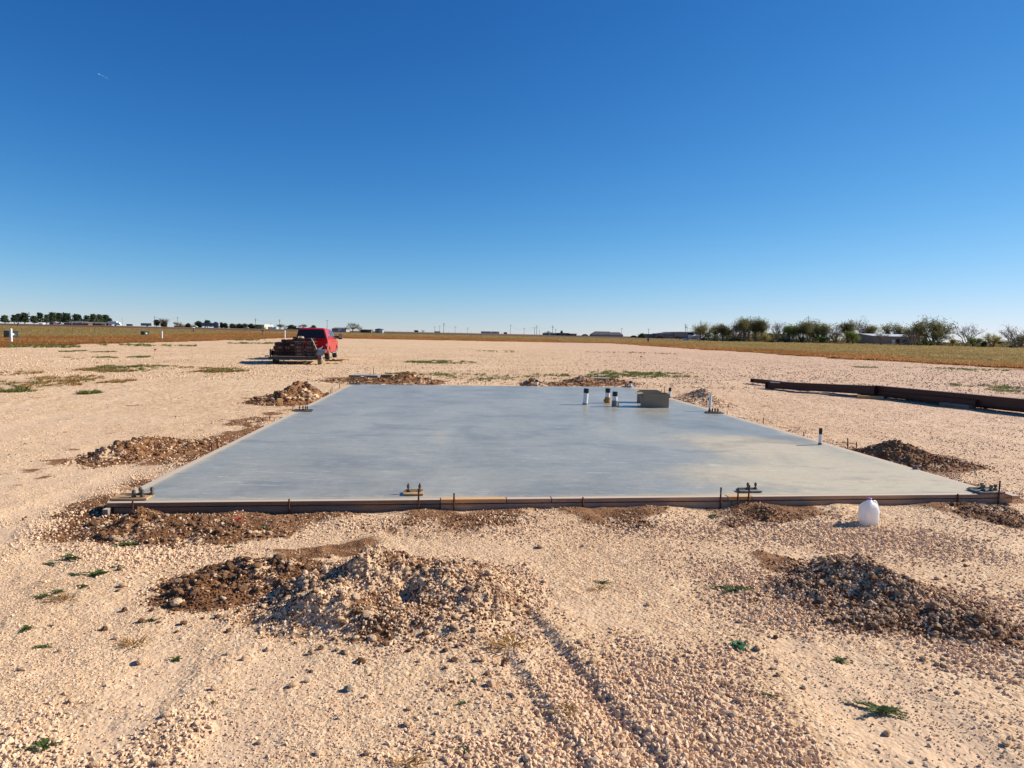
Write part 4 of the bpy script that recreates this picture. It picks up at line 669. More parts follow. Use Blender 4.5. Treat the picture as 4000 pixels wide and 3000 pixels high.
for s_ in (-1, 1):
    lb = MB().box((s_*(W2+.16), .0, .42), (.2, .07, .16)).build('tail_lamp_box', M_BLK, tr); MB().box((s_*(W2+.16), -.038, .42), (.15, .008, .1)).build('tail_lamp', M_LAMP if s_ > 0 else M_CLEAR, lb)
for v in (1.55, 2.45):
    for s_ in (-1, 1): wheel(tr, s_*(W2+(.16 if s_ > 0 else -.2)), v-1.0, .36 if s_ > 0 else .27, .2, M_DUSTY if s_ > 0 else M_TYRE)
for s_ in (1,): MB().loft([[(W2+.04, a, z), (W2+.04, a, z+.02), (W2+.36, a, z+.02), (W2+.36, a, z)] for a, z in ((.05, .5), (.25, .78), (1.75, .78), (1.95, .5))]).build('fender', M_GREYP, tr)
MB().path([(W2+.2, .12, .86), (W2+.25, 1.9, .98)], .025, 8).path([(W2+.2, .5, .74), (W2+.2, .5, .92)], .015, 6).build('ramp_bar', M_GREYP, tr)
MB().path([(-W2, LT, .36), (0, LT+1.3, .4)], .05, 6).path([(W2, LT, .36), (0, LT+1.3, .4)], .05, 6).path([(0, LT+1.2, .42), (0, LT+1.45, .46)], .04, 6).build('tongue', M_BLK, tr)
MB().path([(.1, LT+1.0, 0), (.1, LT+1.0, .7)], .035, 8).build('jack', M_GREYP, tr)
MB().box((-W2, LT/2, .6), (.02, LT-.1, .26)).build('side_panel', M_BLK, tr)
# load: (u across, rear v, z, width, height, length, yaw, mark)
DK = DZ+.045; LD = [(-.88, .75, 0, .5, .17, 3.4, .02, ''), (-.36, .9, 0, .45, .17, 3.3, 0, ''), (.33, .35, 0, .5, .19, 3.8, -.01, 'S-2'), (.88, .38, 0, .5, .19, 3.7, -.02, '5-2'), (-.82, .8, .19, .46, .17, 3.3, .03, '3 -'), (-.3, 1.0, .19, .42, .17, 3.2, 0, ''),
      (.30, .4, .2, .5, .18, 3.7, .0, 'S-2'), (.84, .45, .2, .48, .18, 3.8, -.05, '5 1'), (-.75, .6, .37, .3, .17, 3.1, .04, '6.3'), (-.35, .7, .37, .3, .17, 3.2, .03, 'C 2'), (.27, .42, .39, .5, .19, 3.6, .02, 'X-2'), (.85, .4, .39, .5, .19, 3.6, .0, 'X-2'),
      (-.5, 1.2, .56, .4, .17, 2.8, .05, ''), (.31, .6, .59, .42, .19, 3.4, .02, '5-1'), (.82, .7, .59, .4, .19, 3.2, -.03, 'Y-6'), (-.28, 1.0, .74, .44, .15, 2.9, .06, ''), (-.02, 1.4, .79, .3, .16, 2.6, -.04, ''), (.30, 1.0, .83, .38, .15, 2.9, .05, ''), (.72, 1.2, .83, .34, .15, 2.7, -.04, ''), (-.62, 1.3, .75, .28, .14, 2.4, .1, ''), (-.58, .95, .38, .3, .17, 3, .02, ''), (-.62, 1.0, .19, .3, .17, 3, 0, ''), (-.58, 1.0, .0, .3, .17, 3, 0, ''), (-.7, 1.1, .56, .36, .17, 2.8, -.03, ''), (-.95, .5, .19, .2, .17, 3, 0, ''), (-1.0, .6, .37, .22, .17, 3, .02, ''), (-.07, .7, .0, .26, .17, 3, 0, ''), (-.03, .75, .19, .24, .17, 3, 0, ''), (-.06, .8, .38, .24, .19, 3, 0, ''), (-.16, 1.1, .6, .3, .17, 2.8, .02, ''), (-.9, .9, .56, .36, .17, 2.8, .08, ''), (.02, 1.3, .96, .3, .1, 2.2, .1, '')]
for i, (u, v, z, w, h, L, yw, mk) in enumerate(LD):
    row = ['bottom', 'second', 'third', 'fourth', 'top'][min(4, int(z/.19+.1))]; sd_ = 'left' if u < 0 else 'right'; t_ = thing('steel_beam', 'steel beam, %s row, %s on trailer,%s' % (row, sd_, (' chalked '+mk) if mk else ' bare end'), 'steel beam', tuple(TP(u, v, DK+z)), TA+yw, 'steel beams stacked on the trailer')
    MB().box((0, 0, h/2), (w, .016, h)).build('end_plate', M_PRIM, t_); MB().box((0, L/2+.01, h/2), (.012, L, h-.03)).build('web', M_PRIM, t_)
    for zz in (.008, h-.008): MB().box((0, L/2+.01, zz), (w*.85, L, .012)).build('flange', M_PRIM, t_)
    if mk:
        fc = bpy.data.curves.new('chalk_writing', 'FONT'); fc.body = mk; fc.size = h*.8; fc.align_x = 'CENTER'; fc.align_y = 'CENTER'; fc.extrude = .001; fc.offset = -.002; o = link('chalk_writing', fc, M_CHALK, t_, (-w*.08, -.012, h/2)); o.rotation_euler = (math.pi/2, .12, 0)
ld = set()
import collections
_c = collections.Counter(o['label'] for o in C.objects if o.get('group') == 'steel beams stacked on the trailer'); _n = collections.Counter()
for o in list(C.objects):
    if o.get('group') == 'steel beams stacked on the trailer' and _c[o['label']] > 1: _n[o['label']] += 1; o['label'] = o['label']+[', outermost', ', next inward', ', third inward', ', fourth inward', ', fifth inward', ', innermost'][_n[o['label']]-1]
for v, z, lab in ((.9, .775, 'near timber spacer on the steel stack'), (2.1, .775, 'far timber spacer on the steel stack')): tag(MB().box((.0, 0, .02), (1.2, .09, .045), .06).build('timber_spacer', M_PLATE, None, tuple(TP(.55, v, DK+z)), TA), lab, 'timber')
mb = MB()
for k in range(3): mb.path([(.17*math.cos(a)*(1-.1*k), .13*math.sin(a), .02+.035*k+.01*math.sin(3*a)) for a in [i*.45 for i in range(15)]], .014, 5)
tag(mb.build('tie_strap', M_STRAP := flat('cream_strap', (.6, .52, .36), .8), None, tuple(TP(.32, 1.15, DK+.99)), TA), 'coiled cream tie strap on top of the steel stack', 'strap')
tag(MB().path([(0, 0, 0), (.08, -.1, -.12), (.16, -.1, -.3), (.3, -.1, -.62)], .022, 5).build('tie_strap', M_STRAP, None, tuple(TP(.9, .9, DK+.99)), TA), 'pale strap hanging down the right side of the steel stack', 'strap')
x, y = P(1290, 1421); tag(MB().path([(-.45, -.1, .02), (-.2, .12, .03), (.0, -.12, .05), (.2, .05, .03), (.5, .0, .02)], .03, 5).path([(-.3, .1, .02), (.1, .15, .04), (.3, -.1, .02)], .03, 5).build('ratchet_strap', flat('yellow_strap', (.62, .42, .1), .8), None, (x, y, gzf(x, y))), 'yellow strap lying crumpled by the right trailer wheels', 'strap')
x, y = P(1300, 1411); tag(MB().path([(-.5, 0, .03), (-.1, .1, .05), (.25, 0, .04), (.6, .1, .03)], .04, 5).box((.05, 0, .07), (.16, .1, .12)).build('ratchet_strap', flat('dark_strap', (.05, .05, .04), .8), None, (x, y, gzf(x, y))), 'dark strap with ratchet on the ground behind the truck wheel', 'strap')
x, y = P(1338, 1407); tag(MB().path([(-.45, 0, .02), (-.1, .08, .04), (.1, -.08, .03), (.45, 0, .02)], .035, 5).build('ratchet_strap', flat('yellow_strap', (.62, .42, .1), .8), None, (x, y, gzf(x, y))), 'yellow strap tail stretched out right of the truck', 'strap')
# pickup truck, local y forward, origin under the rear bumper
def mat_paint():
    m, t, b = nt('red_car_paint', .35, .25); n = noise(t, objc(t), 2.5, 4, .6); t.links.new(mix(t, ramp(t, n, (.4, .8)), (.47, .004, .007), (.42, .012, .012)), b.inputs['Base Color']); b.inputs['Coat Weight'].default_value = .25; b.inputs['Coat Roughness'].default_value = .08; return m
M_RED = mat_paint(); M_GLASS = flat('dark_tinted_glass', (.012, .014, .016), .06, .5, 0, .1); M_BLKP = flat('black_plastic', (.015, .015, .016), .5, .4, 0, .2)
UX, UY, UA = -12.86, 43.45, R_(8); tk = thing('pickup_truck', 'bright red crew cab pickup with a matching bed cap and towing mirrors', 'pickup truck', (UX, UY, gzf(UX, UY)), UA)
def tsec(y, hw, z0, z1, bulge=.03): return [(-hw+.03, y, z0), (-hw, y, z0+.15), (-hw-bulge*0, y, z1-.12), (-hw+.05, y, z1), (hw-.05, y, z1), (hw, y, z1-.12), (hw, y, z0+.15), (hw-.03, y, z0)]
def side_body():                                   # body side with wheel openings, profile (y,z), extruded across x
    prof = [(0, .62), (0, 1.32), (2.05, 1.34), (4.3, 1.34), (4.75, 1.30), (5.75, 1.22), (5.95, 1.05), (5.97, .55), (5.62, .50)]
    def arch(cy, r=.50, z=.42): return [(cy+r*math.cos(a), max(z, z+r*math.sin(a))) for a in [math.pi*i/10 for i in range(11)]]
    prof += arch(5.12)+[(4.5, .48), (1.85, .48)]+arch(1.15)+[(.5, .55)]
    return prof
prof = side_body(); import mathutils.geometry as mg
def extr(prof, x0, x1):                            # prism with triangulated ends
    n = len(prof); V = [(x0, a, b) for a, b in prof]+[(x1, a, b) for a, b in prof]; tri = mg.tessellate_polygon([[Vector((a, b, 0)) for a, b in prof]]); Fs = [tuple(t) for t in tri]+[tuple(n+i for i in reversed(t)) for t in tri]+[(i, (i+1) % n, n+(i+1) % n, n+i) for i in range(n)]; return V, Fs
mb = MB(); mb.add(*extr(prof, -1.01, 1.01)); mb.build('body', M_RED, tk, bevel=.03)
MB().box((0, 1.15, .75), (1.7, 1.1, .6)).box((0, 5.12, .75), (1.7, 1.1, .6)).box((0, 3, .55), (1.6, 4.9, .2)).build('underbody', M_BLKP, tk)
def cabsec(y, z0, z1, hb, ht): return [(-hb, y, z0), (-hb, y, z0+.05), (-ht-.02, y, z1-.08), (-ht+.12, y, z1), (ht-.12, y, z1), (ht+.02, y, z1-.08), (hb, y, z0+.05), (hb, y, z0)]
cab = MB().loft([cabsec(2.12, 1.30, 1.96, .98, .78), cabsec(2.3, 1.30, 2.0, .98, .79), cabsec(3.9, 1.30, 2.0, .98, .79), cabsec(4.2, 1.30, 1.94, .97, .76), cabsec(4.95, 1.28, 1.30, .93, .92)]).build('cab', M_RED, tk, bevel=.02)
topper = link('bed_cap', MB().loft([cabsec(.02, 1.33, 1.42, .985, .93), cabsec(.32, 1.33, 2.02, .985, .80), cabsec(.6, 1.33, 2.06, .985, .80), cabsec(2.08, 1.33, 2.03, .985, .79)]).mesh('bed_cap'), M_RED, tk)
b_ = topper.modifiers.new('bevel', 'BEVEL'); b_.width = .02; b_.segments = 2; b_.limit_method = 'ANGLE'
def slab4(a, b, c, d, th=.012): # thin panel from 4 points, thickness outward
    n = (Vector(b)-Vector(a)).cross(Vector(d)-Vector(a)).normalized()*th; V = [Vector(p) for p in (a, b, c, d)]; V2 = [p+n for p in V]; return MB().add(V+V2, [(3, 2, 1, 0), (4, 5, 6, 7), (0, 1, 5, 4), (1, 2, 6, 5), (2, 3, 7, 6), (3, 0, 4, 7)])
o_ = slab4((-.90, .035, 1.45), (.90, .035, 1.45), (.76, .285, 1.93), (-.76, .285, 1.93), .015).build('rear_window', M_GLASS, topper)
slab4((-.935, .015, 1.385), (.935, .015, 1.385), (.92, .03, 1.44), (-.92, .03, 1.44), .02).build('window_frame', M_BLKP, topper)
for s_ in (1, -1):
    def gw(y0, y1, y2, y3, zz0=1.46, zz1=1.88, th=.014):
        f = lambda z: (.98-(z-1.35)*(.98-.81)/(1.93-1.35))
        pts = [(s_*(f(zz0)+.004), y0, zz0), (s_*(f(zz0)+.004), y1, zz0), (s_*(f(zz1)+.004), y2, zz1), (s_*(f(zz1)+.004), y3, zz1)]; return pts if s_ > 0 else [pts[1], pts[0], pts[3], pts[2]]
    slab4(*gw(.75, 1.85, 1.85, .75)).build('side_window', M_GLASS, topper); slab4(*gw(2.3, 3.15, 3.15, 2.4)).build('window', M_GLASS, cab); slab4(*gw(3.25, 4.45, 3.98, 3.25)).build('window', M_GLASS, cab)
    for y_ in (2.18, 3.2, 4.32): MB().box((s_*1.011, y_, .93), (.006, .012, .8)).build('door_seam', M_BLKP, tk)
    for y_ in (2.95, 3.95): MB().box((s_*1.02, y_, 1.18), (.03, .2, .045)).build('door_handle', M_RED, tk, bevel=.01)
    MB().box((s_*1.04, 3.1, .43), (.18, 2.2, .06)).build('running_board', M_ALU, tk, bevel=.01)
    MB().box((s_*.975, -.005, 1.08), (.12, .05, .42)).build('tail_light', M_LAMP, tk, bevel=.012); MB().box((s_*.975, -.036, .98), (.08, .012, .14)).build('reverse_light', M_CLEAR, tk)
    mr = MB().path([(s_*.96, 4.25, 1.38), (s_*1.3, 4.22, 1.4)], .05, 6).path([(s_*.96, 4.25, 1.5), (s_*1.3, 4.22, 1.5)], .05, 6).box((s_*1.36, 4.25, 1.50), (.24, .13, .38)).build('mirror', M_BLKP, tk, bevel=.02); MB().box((s_*1.36, 4.178, 1.54), (.19, .012, .25)).build('mirror_glass', flat('mirror_face', (.25, .36, .36), .3, .5, 0, .02), mr)
    for v in (1.15, 5.12): wheel(tk, s_*.87, v, .41, .28, M_TYRE)
MB().box((0, -.13, .60), (1.9, .2, .2)).box((0, -.2, .5), (.3, .15, .12)).build('rear_bumper', M_ALU, tk, bevel=.02); MB().box((0, -.016, .98), (1.76, .03, .56)).build('tailgate', M_RED, tk, bevel=.015); MB().box((0, 6.0, .7), (1.9, .14, .3)).build('front_bumper', M_ALU, tk, bevel=.03)
slab4((-.86, 4.93, 1.33), (-.72, 4.24, 1.9), (.72, 4.24, 1.9), (.86, 4.93, 1.33), .012).build('windscreen', M_GLASS, cab); MB().box((0, .16, 2.07), (.3, .08, .03)).box((.25, 3.6, 2.01), (.16, .3, .05)).build('roof_fin', M_BLKP, tk)
MB().box((.62, -.245, .6), (.001+.3, .006, .15)).build('number_plate', M_CLEAR, tk)
# ------------------------------------------------------------------ far surroundings
K = 1/FPX
def leafmat(name, c0, c1):
    m, t, b = nt(name, .7, .15); n = noise(t, pos(t), 1.1, 4, .7); oi = node(t, 'ShaderNodeObjectInfo').outputs['Random']; t.links.new(mix(t, ramp(t, mth(t, 'ADD', n, mth(t, 'MULTIPLY', mth(t, 'SUBTRACT', oi, .5), .3)), (.3, .7)), c0, c1), b.inputs['Base Color']); return translucent(m, .3)
L_PINE = leafmat('pine_needles', (.04, .06, .032), (.11, .135, .065)); L_OLIVE = leafmat('olive_leaves', (.15, .14, .055), (.32, .28, .11)); L_GREEN = leafmat('green_leaves', (.12, .17, .04), (.30, .34, .08)); L_BROWN = leafmat('brown_twigs', (.12, .09, .065), (.27, .2, .15)); L_YEL = leafmat('yellow_leaves', (.30, .24, .06), (.5, .4, .12)); L_DARK = leafmat('dark_leaves', (.045, .065, .03), (.10, .13, .055)); L_RED = leafmat('reddish_leaves', (.10, .055, .04), (.19, .11, .08))
M_BARK = flat('bark', (.12, .09, .065), .9, .1, 0, .3, 3); M_BARKP = flat('pale_bark', (.24, .2, .165), .9, .1, 0, .3, 3)
def tree(px, top, w, D, kind, label, group, base=0., lean=0.):
    x, y, z = far(px, D); h = (hy(px)-top)*D*K+(H-z)-base; W = w*D*K; q = random.Random(int(px*7+top)); t_ = thing({'pine': 'pine_tree', 'yucca': 'yucca_tree', 'bush': 'bush'}.get(kind, 'tree'), label, 'bush' if kind == 'bush' else 'tree', (x, y, z+base), 0, group); br = MB(); tips = []
    nr_ = np.random.default_rng(int(px*3+top))
    if kind in ('pine', 'round', 'bush'):
        tr_h = h*(.2 if kind == 'pine' else .08); br.tube((0, 0, 0), (W*.03, 0, h*.8), W*.035+.08, .05, 5)
        ncl = 26 if kind != 'bush' else 14
        for i in range(ncl):
            f = i/ncl; zz = tr_h+(h*.93-tr_h)*f; R = W*.5*(math.sin(math.pi*min(1, .22+f*.8))**.7 if kind != 'pine' else (1-.75*f**1.7)*(.7+.5*q.random())); a = i*2.4; rr = R*q.uniform(.35, .85)
            tips.append(((rr*math.cos(a), rr*math.sin(a), zz), W*.17 if kind == 'pine' else W*.2)); 
            if kind == 'pine': br.tube((0, 0, zz*.92), (rr*math.cos(a), rr*math.sin(a), zz), .06, .03, 3)
        mat = {'pine': L_PINE, 'round': L_DARK, 'bush': L_DARK}[kind]; per = 70; ls = .045*W+.10
    else:
        nl = {'elm': 7, 'bare': 7, 'green': 6, 'yel': 6, 'brown': 6, 'yucca': 20, 'vase': 7}[kind]; wide = {'vase': .55}.get(kind, 1.)
        def grow(p, d, L, r, lv):
            e = p+d*L; br.tube(p, e, r, r*.6, 4 if lv < 2 else 3)
            if lv >= 3 or L < .25: tips.append((tuple(e), L*1.1)); return
            for k in range(3 if lv < 2 else 2):
                nd = (d+Vector((q.gauss(0, .42), q.gauss(0, .42), q.gauss(.08, .25)))).normalized(); grow(e, nd, L*q.uniform(.55, .8), r*.58, lv+1)
            tips.append((tuple(e), L*.9)); tips.append((tuple(p+d*L*.5), L*.6))
        ntr = 1 if kind not in ('vase', 'bare') else 2; r0 = h*.02+.05
        if kind == 'yucca':
            br.tube((0, 0, 0), (0, 0, h*.35), r0*1.5, r0, 6)
            for i in range(60): a = q.uniform(0, 6.28); e_ = q.uniform(.05, 1.4); L = q.uniform(.7, 1); tips.append(((W*.42*L*math.cos(a)*math.cos(e_), W*.42*L*math.sin(a)*math.cos(e_), h*.35+h*.58*L*math.sin(e_)), W*.07)); br.tube((0, 0, h*.3), tips[-1][0], .05, .02, 3)
        else:
            for i in range(nl):
                a = i*2*math.pi/nl+q.uniform(-.3, .3); s_ = Vector((q.uniform(-.08, .08)*W, 0, h*q.uniform(.03, .12))); sp = q.uniform(.35, .75)*W/h*.9*wide; d = Vector((math.cos(a)*sp+lean, math.sin(a)*sp, 1)).normalized()
                br.tube((s_.x*.5, 0, -.1), s_, r0, r0*.75, 5); grow(s_, d, h*q.uniform(.22, .33), r0*.6, 0)
        V = np.array([p for p, _ in tips]); zs = max(1e-3, V[:, 2].max()); k = h*.95/zs; kx = W*.5/max(1e-3, np.percentile(np.abs(V[:, 0]-lean*h*.3), 94)); kx = min(kx, 1.6); br.v = [(a*kx, b*kx, c*k) for a, b, c in br.v]; tips = [((p[0]*kx, p[1]*kx, p[2]*k), s_*.9) for p, s_ in tips]
        mat = {'elm': L_OLIVE, 'vase': L_OLIVE, 'green': L_GREEN, 'yel': L_YEL, 'bare': L_BROWN, 'brown': L_RED, 'yucca': L_OLIVE}[kind]; per = {'elm': 9, 'vase': 10, 'green': 14, 'yel': 9, 'bare': 3, 'brown': 8, 'yucca': 14}[kind]; ls = (.018 if kind == 'bare' else .026)*h+.035
    br.build('trunk', M_BARKP if kind in ('bare', 'vase', 'brown') else M_BARK, t_)
    c_ = np.array([p for p, _ in tips]); s_ = np.array([s for _, s in tips]); n = len(tips)*per; ci = np.repeat(np.arange(len(tips)), per)
    if n > 5200: ci = nr_.choice(ci, 5200, False); n = 5200
    pp = c_[ci]+nr_.normal(0, .5 if kind in ('pine', 'round', 'bush') else .75, (n, 3))*s_[ci][:, None]*([1, 1, .62 if kind != 'pine' else .4] if kind in ('pine', 'round', 'bush') else [1, 1, .9]); pp[:, 2] = np.clip(pp[:, 2], .05*h if kind != 'bush' else .02, h*1.04); u = nr_.normal(0, 1, (n, 3)); u /= np.linalg.norm(u, axis=1)[:, None]; v = np.cross(u, nr_.normal(0, 1, (n, 3))); v /= np.linalg.norm(v, axis=1)[:, None]; sz = ls*nr_.uniform(.6, 1.4, (n, 1))
    if kind in ('bare', 'brown', 'vase', 'elm', 'green', 'yel'): u = u*(2.2 if kind != 'elm' else 1.7); u[:, 2] = np.abs(u[:, 2])*1.2; v = v*(.35 if kind != 'elm' else .45)
    VV = np.stack([pp-u*sz, pp+v*sz*.6, pp+u*sz, pp-v*sz*.6], 1).reshape(-1, 3); me = mesh_np('crown', VV, np.arange(n*4).reshape(n, 4)); link('crown', me, mat, t_); return t_
ordn = ['first', 'second', 'third', 'fourth', 'fifth', 'sixth', 'seventh', 'eighth', 'ninth', 'tenth', 'eleventh', 'twelfth', 'thirteenth', 'fourteenth', 'fifteenth']
PN = [(20, 1231, 36, 'lone dark pine standing apart at the far left edge of the row'), (56, 1228, 26, None), (73, 1223, 28, None), (97, 1220, 42, None), (133, 1232, 30, 'shorter pine in the dip of the dark row left of the white shed'), (157, 1219, 34, None), (182, 1227, 24, None), (205, 1218, 38, None), (232, 1220, 36, None), (262, 1221, 42, None), (303, 1226, 44, 'broad pine standing free above the left roof of the brick house'), (340, 1230, 28, None), (366, 1225, 36, None), (390, 1227, 34, None), (413, 1228, 38, None), (431, 1241, 20, 'small pine at the right end of the dark row beside a utility pole')]
for i, (px, tp, w, lb) in enumerate(PN): tree(px, tp, w*1.05, 620+(i % 3)*14, 'pine', lb or '%s dark pine from the left in the row round the brick house' % ordn[i], 'dark pines round the brick house')
GL = 'trees among the far buildings on the left'
for px, tp, w, k, lb in ((612, 1248, 28, 'pine', 'dark cone shaped evergreen right of the grey camper'), (640, 1243, 34, 'brown', 'brownish tree with a bare top beside the dark cone shaped evergreen'), (640, 1256, 26, 'round', 'dark round evergreen under the brownish bare topped tree'), (697, 1257, 38, 'elm', 'olive tree before the pale roofed farmhouse'), (735, 1263, 20, 'round', 'small dark round tree right of the farmhouse'),
                      (776, 1255, 32, 'round', 'dark round tree at the left end of the lettered semi trailer'), (811, 1250, 30, 'pine', 'pointed dark tree behind the lettered semi trailer'), (843, 1257, 22, 'round', 'small dark tree over the right end of the lettered semi trailer'), (865, 1259, 20, 'round', 'left one of two trees right of the lettered semi trailer'), (880, 1262, 22, 'round', 'right one of two trees right of the lettered semi trailer'),
                      (908, 1265, 24, 'round', 'first clipped round tree from the left before the cream warehouse'), (935, 1265, 24, 'round', 'second clipped round tree before the cream warehouse'), (956, 1265, 24, 'round', 'third clipped round tree before the cream warehouse'), (981, 1265, 26, 'round', 'fourth clipped round tree before the cream warehouse'), (1007, 1270, 34, 'round', 'lowest and widest clipped tree before the cream warehouse'), (1036, 1277, 16, 'brown', 'little brown bush at the corner of the cream warehouse'),
                      (1094, 1265, 20, 'brown', 'reddish tree below the pole right of the white tanks'), (1112, 1267, 34, 'bare', 'grey leafless tree right of the reddish one'), (1140, 1270, 32, 'round', 'dark flat topped tree left of the pickup roof'), (1184, 1266, 34, 'brown', 'dark reddish tree just left of the pickup roof'), (1225, 1271, 24, 'round', 'dark tree top peeping over the pickup roof'), (1150, 1284, 50, 'bush', 'dark low bushes left of the pickup'), (1378, 1262, 52, 'yucca', 'spiky palm like tree right of the pickup mirror'), (1404, 1273, 24, 'bare', 'small bare tree right of the spiky palm like tree'), (1652, 1289, 20, 'bare', 'tiny bare tree on the open plain')): tree(px, tp, w, {'yucca': 400}.get(k, 640), k, lb, GL)
GR = 'trees of the windbreak on the right'
for px, tp, w, k, D, lb in ((2140, 1292, 28, 'yel', 540, 'pale yellow tree over the roof of the teal house'), (2194, 1291, 12, 'round', 540, 'dark tree tip behind the long pale shed roof'), (2508, 1303, 30, 'bush', 430, 'dark cedar bush left of the pinkish metal barn'), (2727, 1291, 26, 'elm', 380, 'low dark tree behind the little pale shed'), (2700, 1289, 22, 'bare', 470, 'bare tree top above the open dark shed'),
                         (2748, 1262, 58, 'elm', 300, 'leftmost olive tree of the windbreak beside the little pale shed'), (2795, 1267, 44, 'vase', 305, 'thin upright tree between the first olive tree and the green leaning one'), (2822, 1267, 34, 'vase', 300, 'sparse upright tree beside the small green tree'), (2840, 1282, 30, 'green', 310, 'small green tree among bare ones left of the tall clump'),
                         (2866, 1254, 52, 'bare', 300, 'bare left side tree of the tall clump'), (2900, 1241, 60, 'vase', 297, 'tallest tree in the middle of the tall clump'), (2923, 1249, 40, 'bare', 305, 'thin bare tree in the gap of the tall clump'), (2949, 1241, 46, 'vase', 300, 'tall tree with wind swept leaves right in the tall clump'), (2976, 1252, 34, 'vase', 298, 'narrow last tree of the tall clump'), (2988, 1300, 40, 'yel', 290, 'low yellowish shrub tree left of the dark tractor'),
                         (3042, 1251, 76, 'bare', 305, 'spreading bare tree behind the dark tractor'), (3088, 1268, 50, 'green', 300, 'bright green tree right of the dark tractor'), (3128, 1252, 66, 'elm', 300, 'leaning olive tree right of the bright green one'), (3178, 1251, 76, 'elm', 303, 'broad olive tree beneath the tall dark power pole'), (3160, 1275, 40, 'elm', 310, 'lower olive tree filling between the two broad ones'), (3215, 1266, 46, 'vase', 298, 'slim tree right of the broad olive tree'),
                         (3210, 1300, 60, 'green', 295, 'low green scrub tree under the slim tree'), (3262, 1266, 62, 'bare', 300, 'arching bare tree left of the long metal building'), (3312, 1254, 52, 'elm', 295, 'dark leafy tree at the left end of the long metal building'), (3330, 1295, 40, 'green', 285, 'yellow green low tree hiding the end wall of the metal building'), (3366, 1240, 56, 'bare', 340, 'tall bare forked tree behind the metal building'), (3400, 1270, 46, 'elm', 340, 'olive tree behind the roof right of the bare forked tree'),
                         (3442, 1300, 40, 'bare', 268, 'thin shrub growing before the middle of the metal wall'), (3486, 1261, 84, 'elm', 345, 'round olive tree rising behind the middle of the metal roof'), (3550, 1290, 50, 'bare', 268, 'scraggly tree before the right half of the metal wall'), (3580, 1262, 76, 'vase', 285, 'dark branchy tree left against the great elm'), (3640, 1235, 128, 'elm', 278, 'great spreading elm at the right end of the metal building'), (3668, 1290, 80, 'elm', 272, 'lower olive tree under the great elm'), (3625, 1320, 60, 'green', 270, 'green undergrowth tree at the foot of the great elm'),
                         (3722, 1323, 18, 'yel', 262, 'tiny yellow sapling beside a fence post right of the great elm'), (3775, 1266, 104, 'bare', 275, 'wide bare tree right of the great elm'), (3803, 1314, 62, 'green', 262, 'bright yellow green shrub below the wide bare tree'), (3845, 1331, 26, 'bush', 262, 'small dark cedar between the bright shrub and the yellow tree'), (3876, 1302, 58, 'yel', 266, 'yellowish tree right of the small dark cedar'), (3968, 1262, 110, 'bare', 255, 'bare tree with a long drooping limb at the right edge'), (3990, 1300, 50, 'elm', 262, 'olive tree behind the bare one cut by the right edge'), (3540, 1325, 20, 'bush', 300, 'dark scrub by the metal wall'), (3950, 1350, 12, 'bush', 250, 'dead tumbleweed on the field edge at far right')):
    tree(px, tp, w, D, k, lb, GR, lean=(-.25 if px == 3968 else 0))
def brush(name, label, px0, px1, D, n, hp, m, seed):
    q = np.random.default_rng(seed); px = q.uniform(px0, px1, n); D_ = D+q.normal(0, 3, n); X = (px-2000)*K*D_*1.0; hmax = hp*D*K*(.35+.9*fbm(px*.035, px*0+seed, 3)); V = np.stack([X, D_, terrain(X, D_)+q.random(n)**1.3*hmax], -1); u = q.normal(0, 1, (n, 3)); u[:, 2] = np.abs(u[:, 2])*1.6; u /= np.linalg.norm(u, axis=1)[:, None]; v = np.cross(u, q.normal(0, 1, (n, 3))); s_ = q.uniform(.12, .4, (n, 1)); VV = np.stack([V-u*s_, V+v*s_*.4, V+u*s_, V-v*s_*.4], 1).reshape(-1, 3)
    tag(link(name, mesh_np(name, VV, np.arange(n*4).reshape(n, 4)), m), label, None, None, 'stuff')
brush('undergrowth', 'tangled olive undergrowth at the feet of the windbreak trees', 2745, 3335, 303, 9000, 40, L_OLIVE, 3); brush('undergrowth', 'grey twiggy scrub behind the windbreak', 2760, 3330, 318, 4500, 50, L_BROWN, 5); brush('undergrowth', 'green brown scrub round the great elm and bare trees', 3560, 4080, 272, 5000, 26, L_OLIVE, 8)
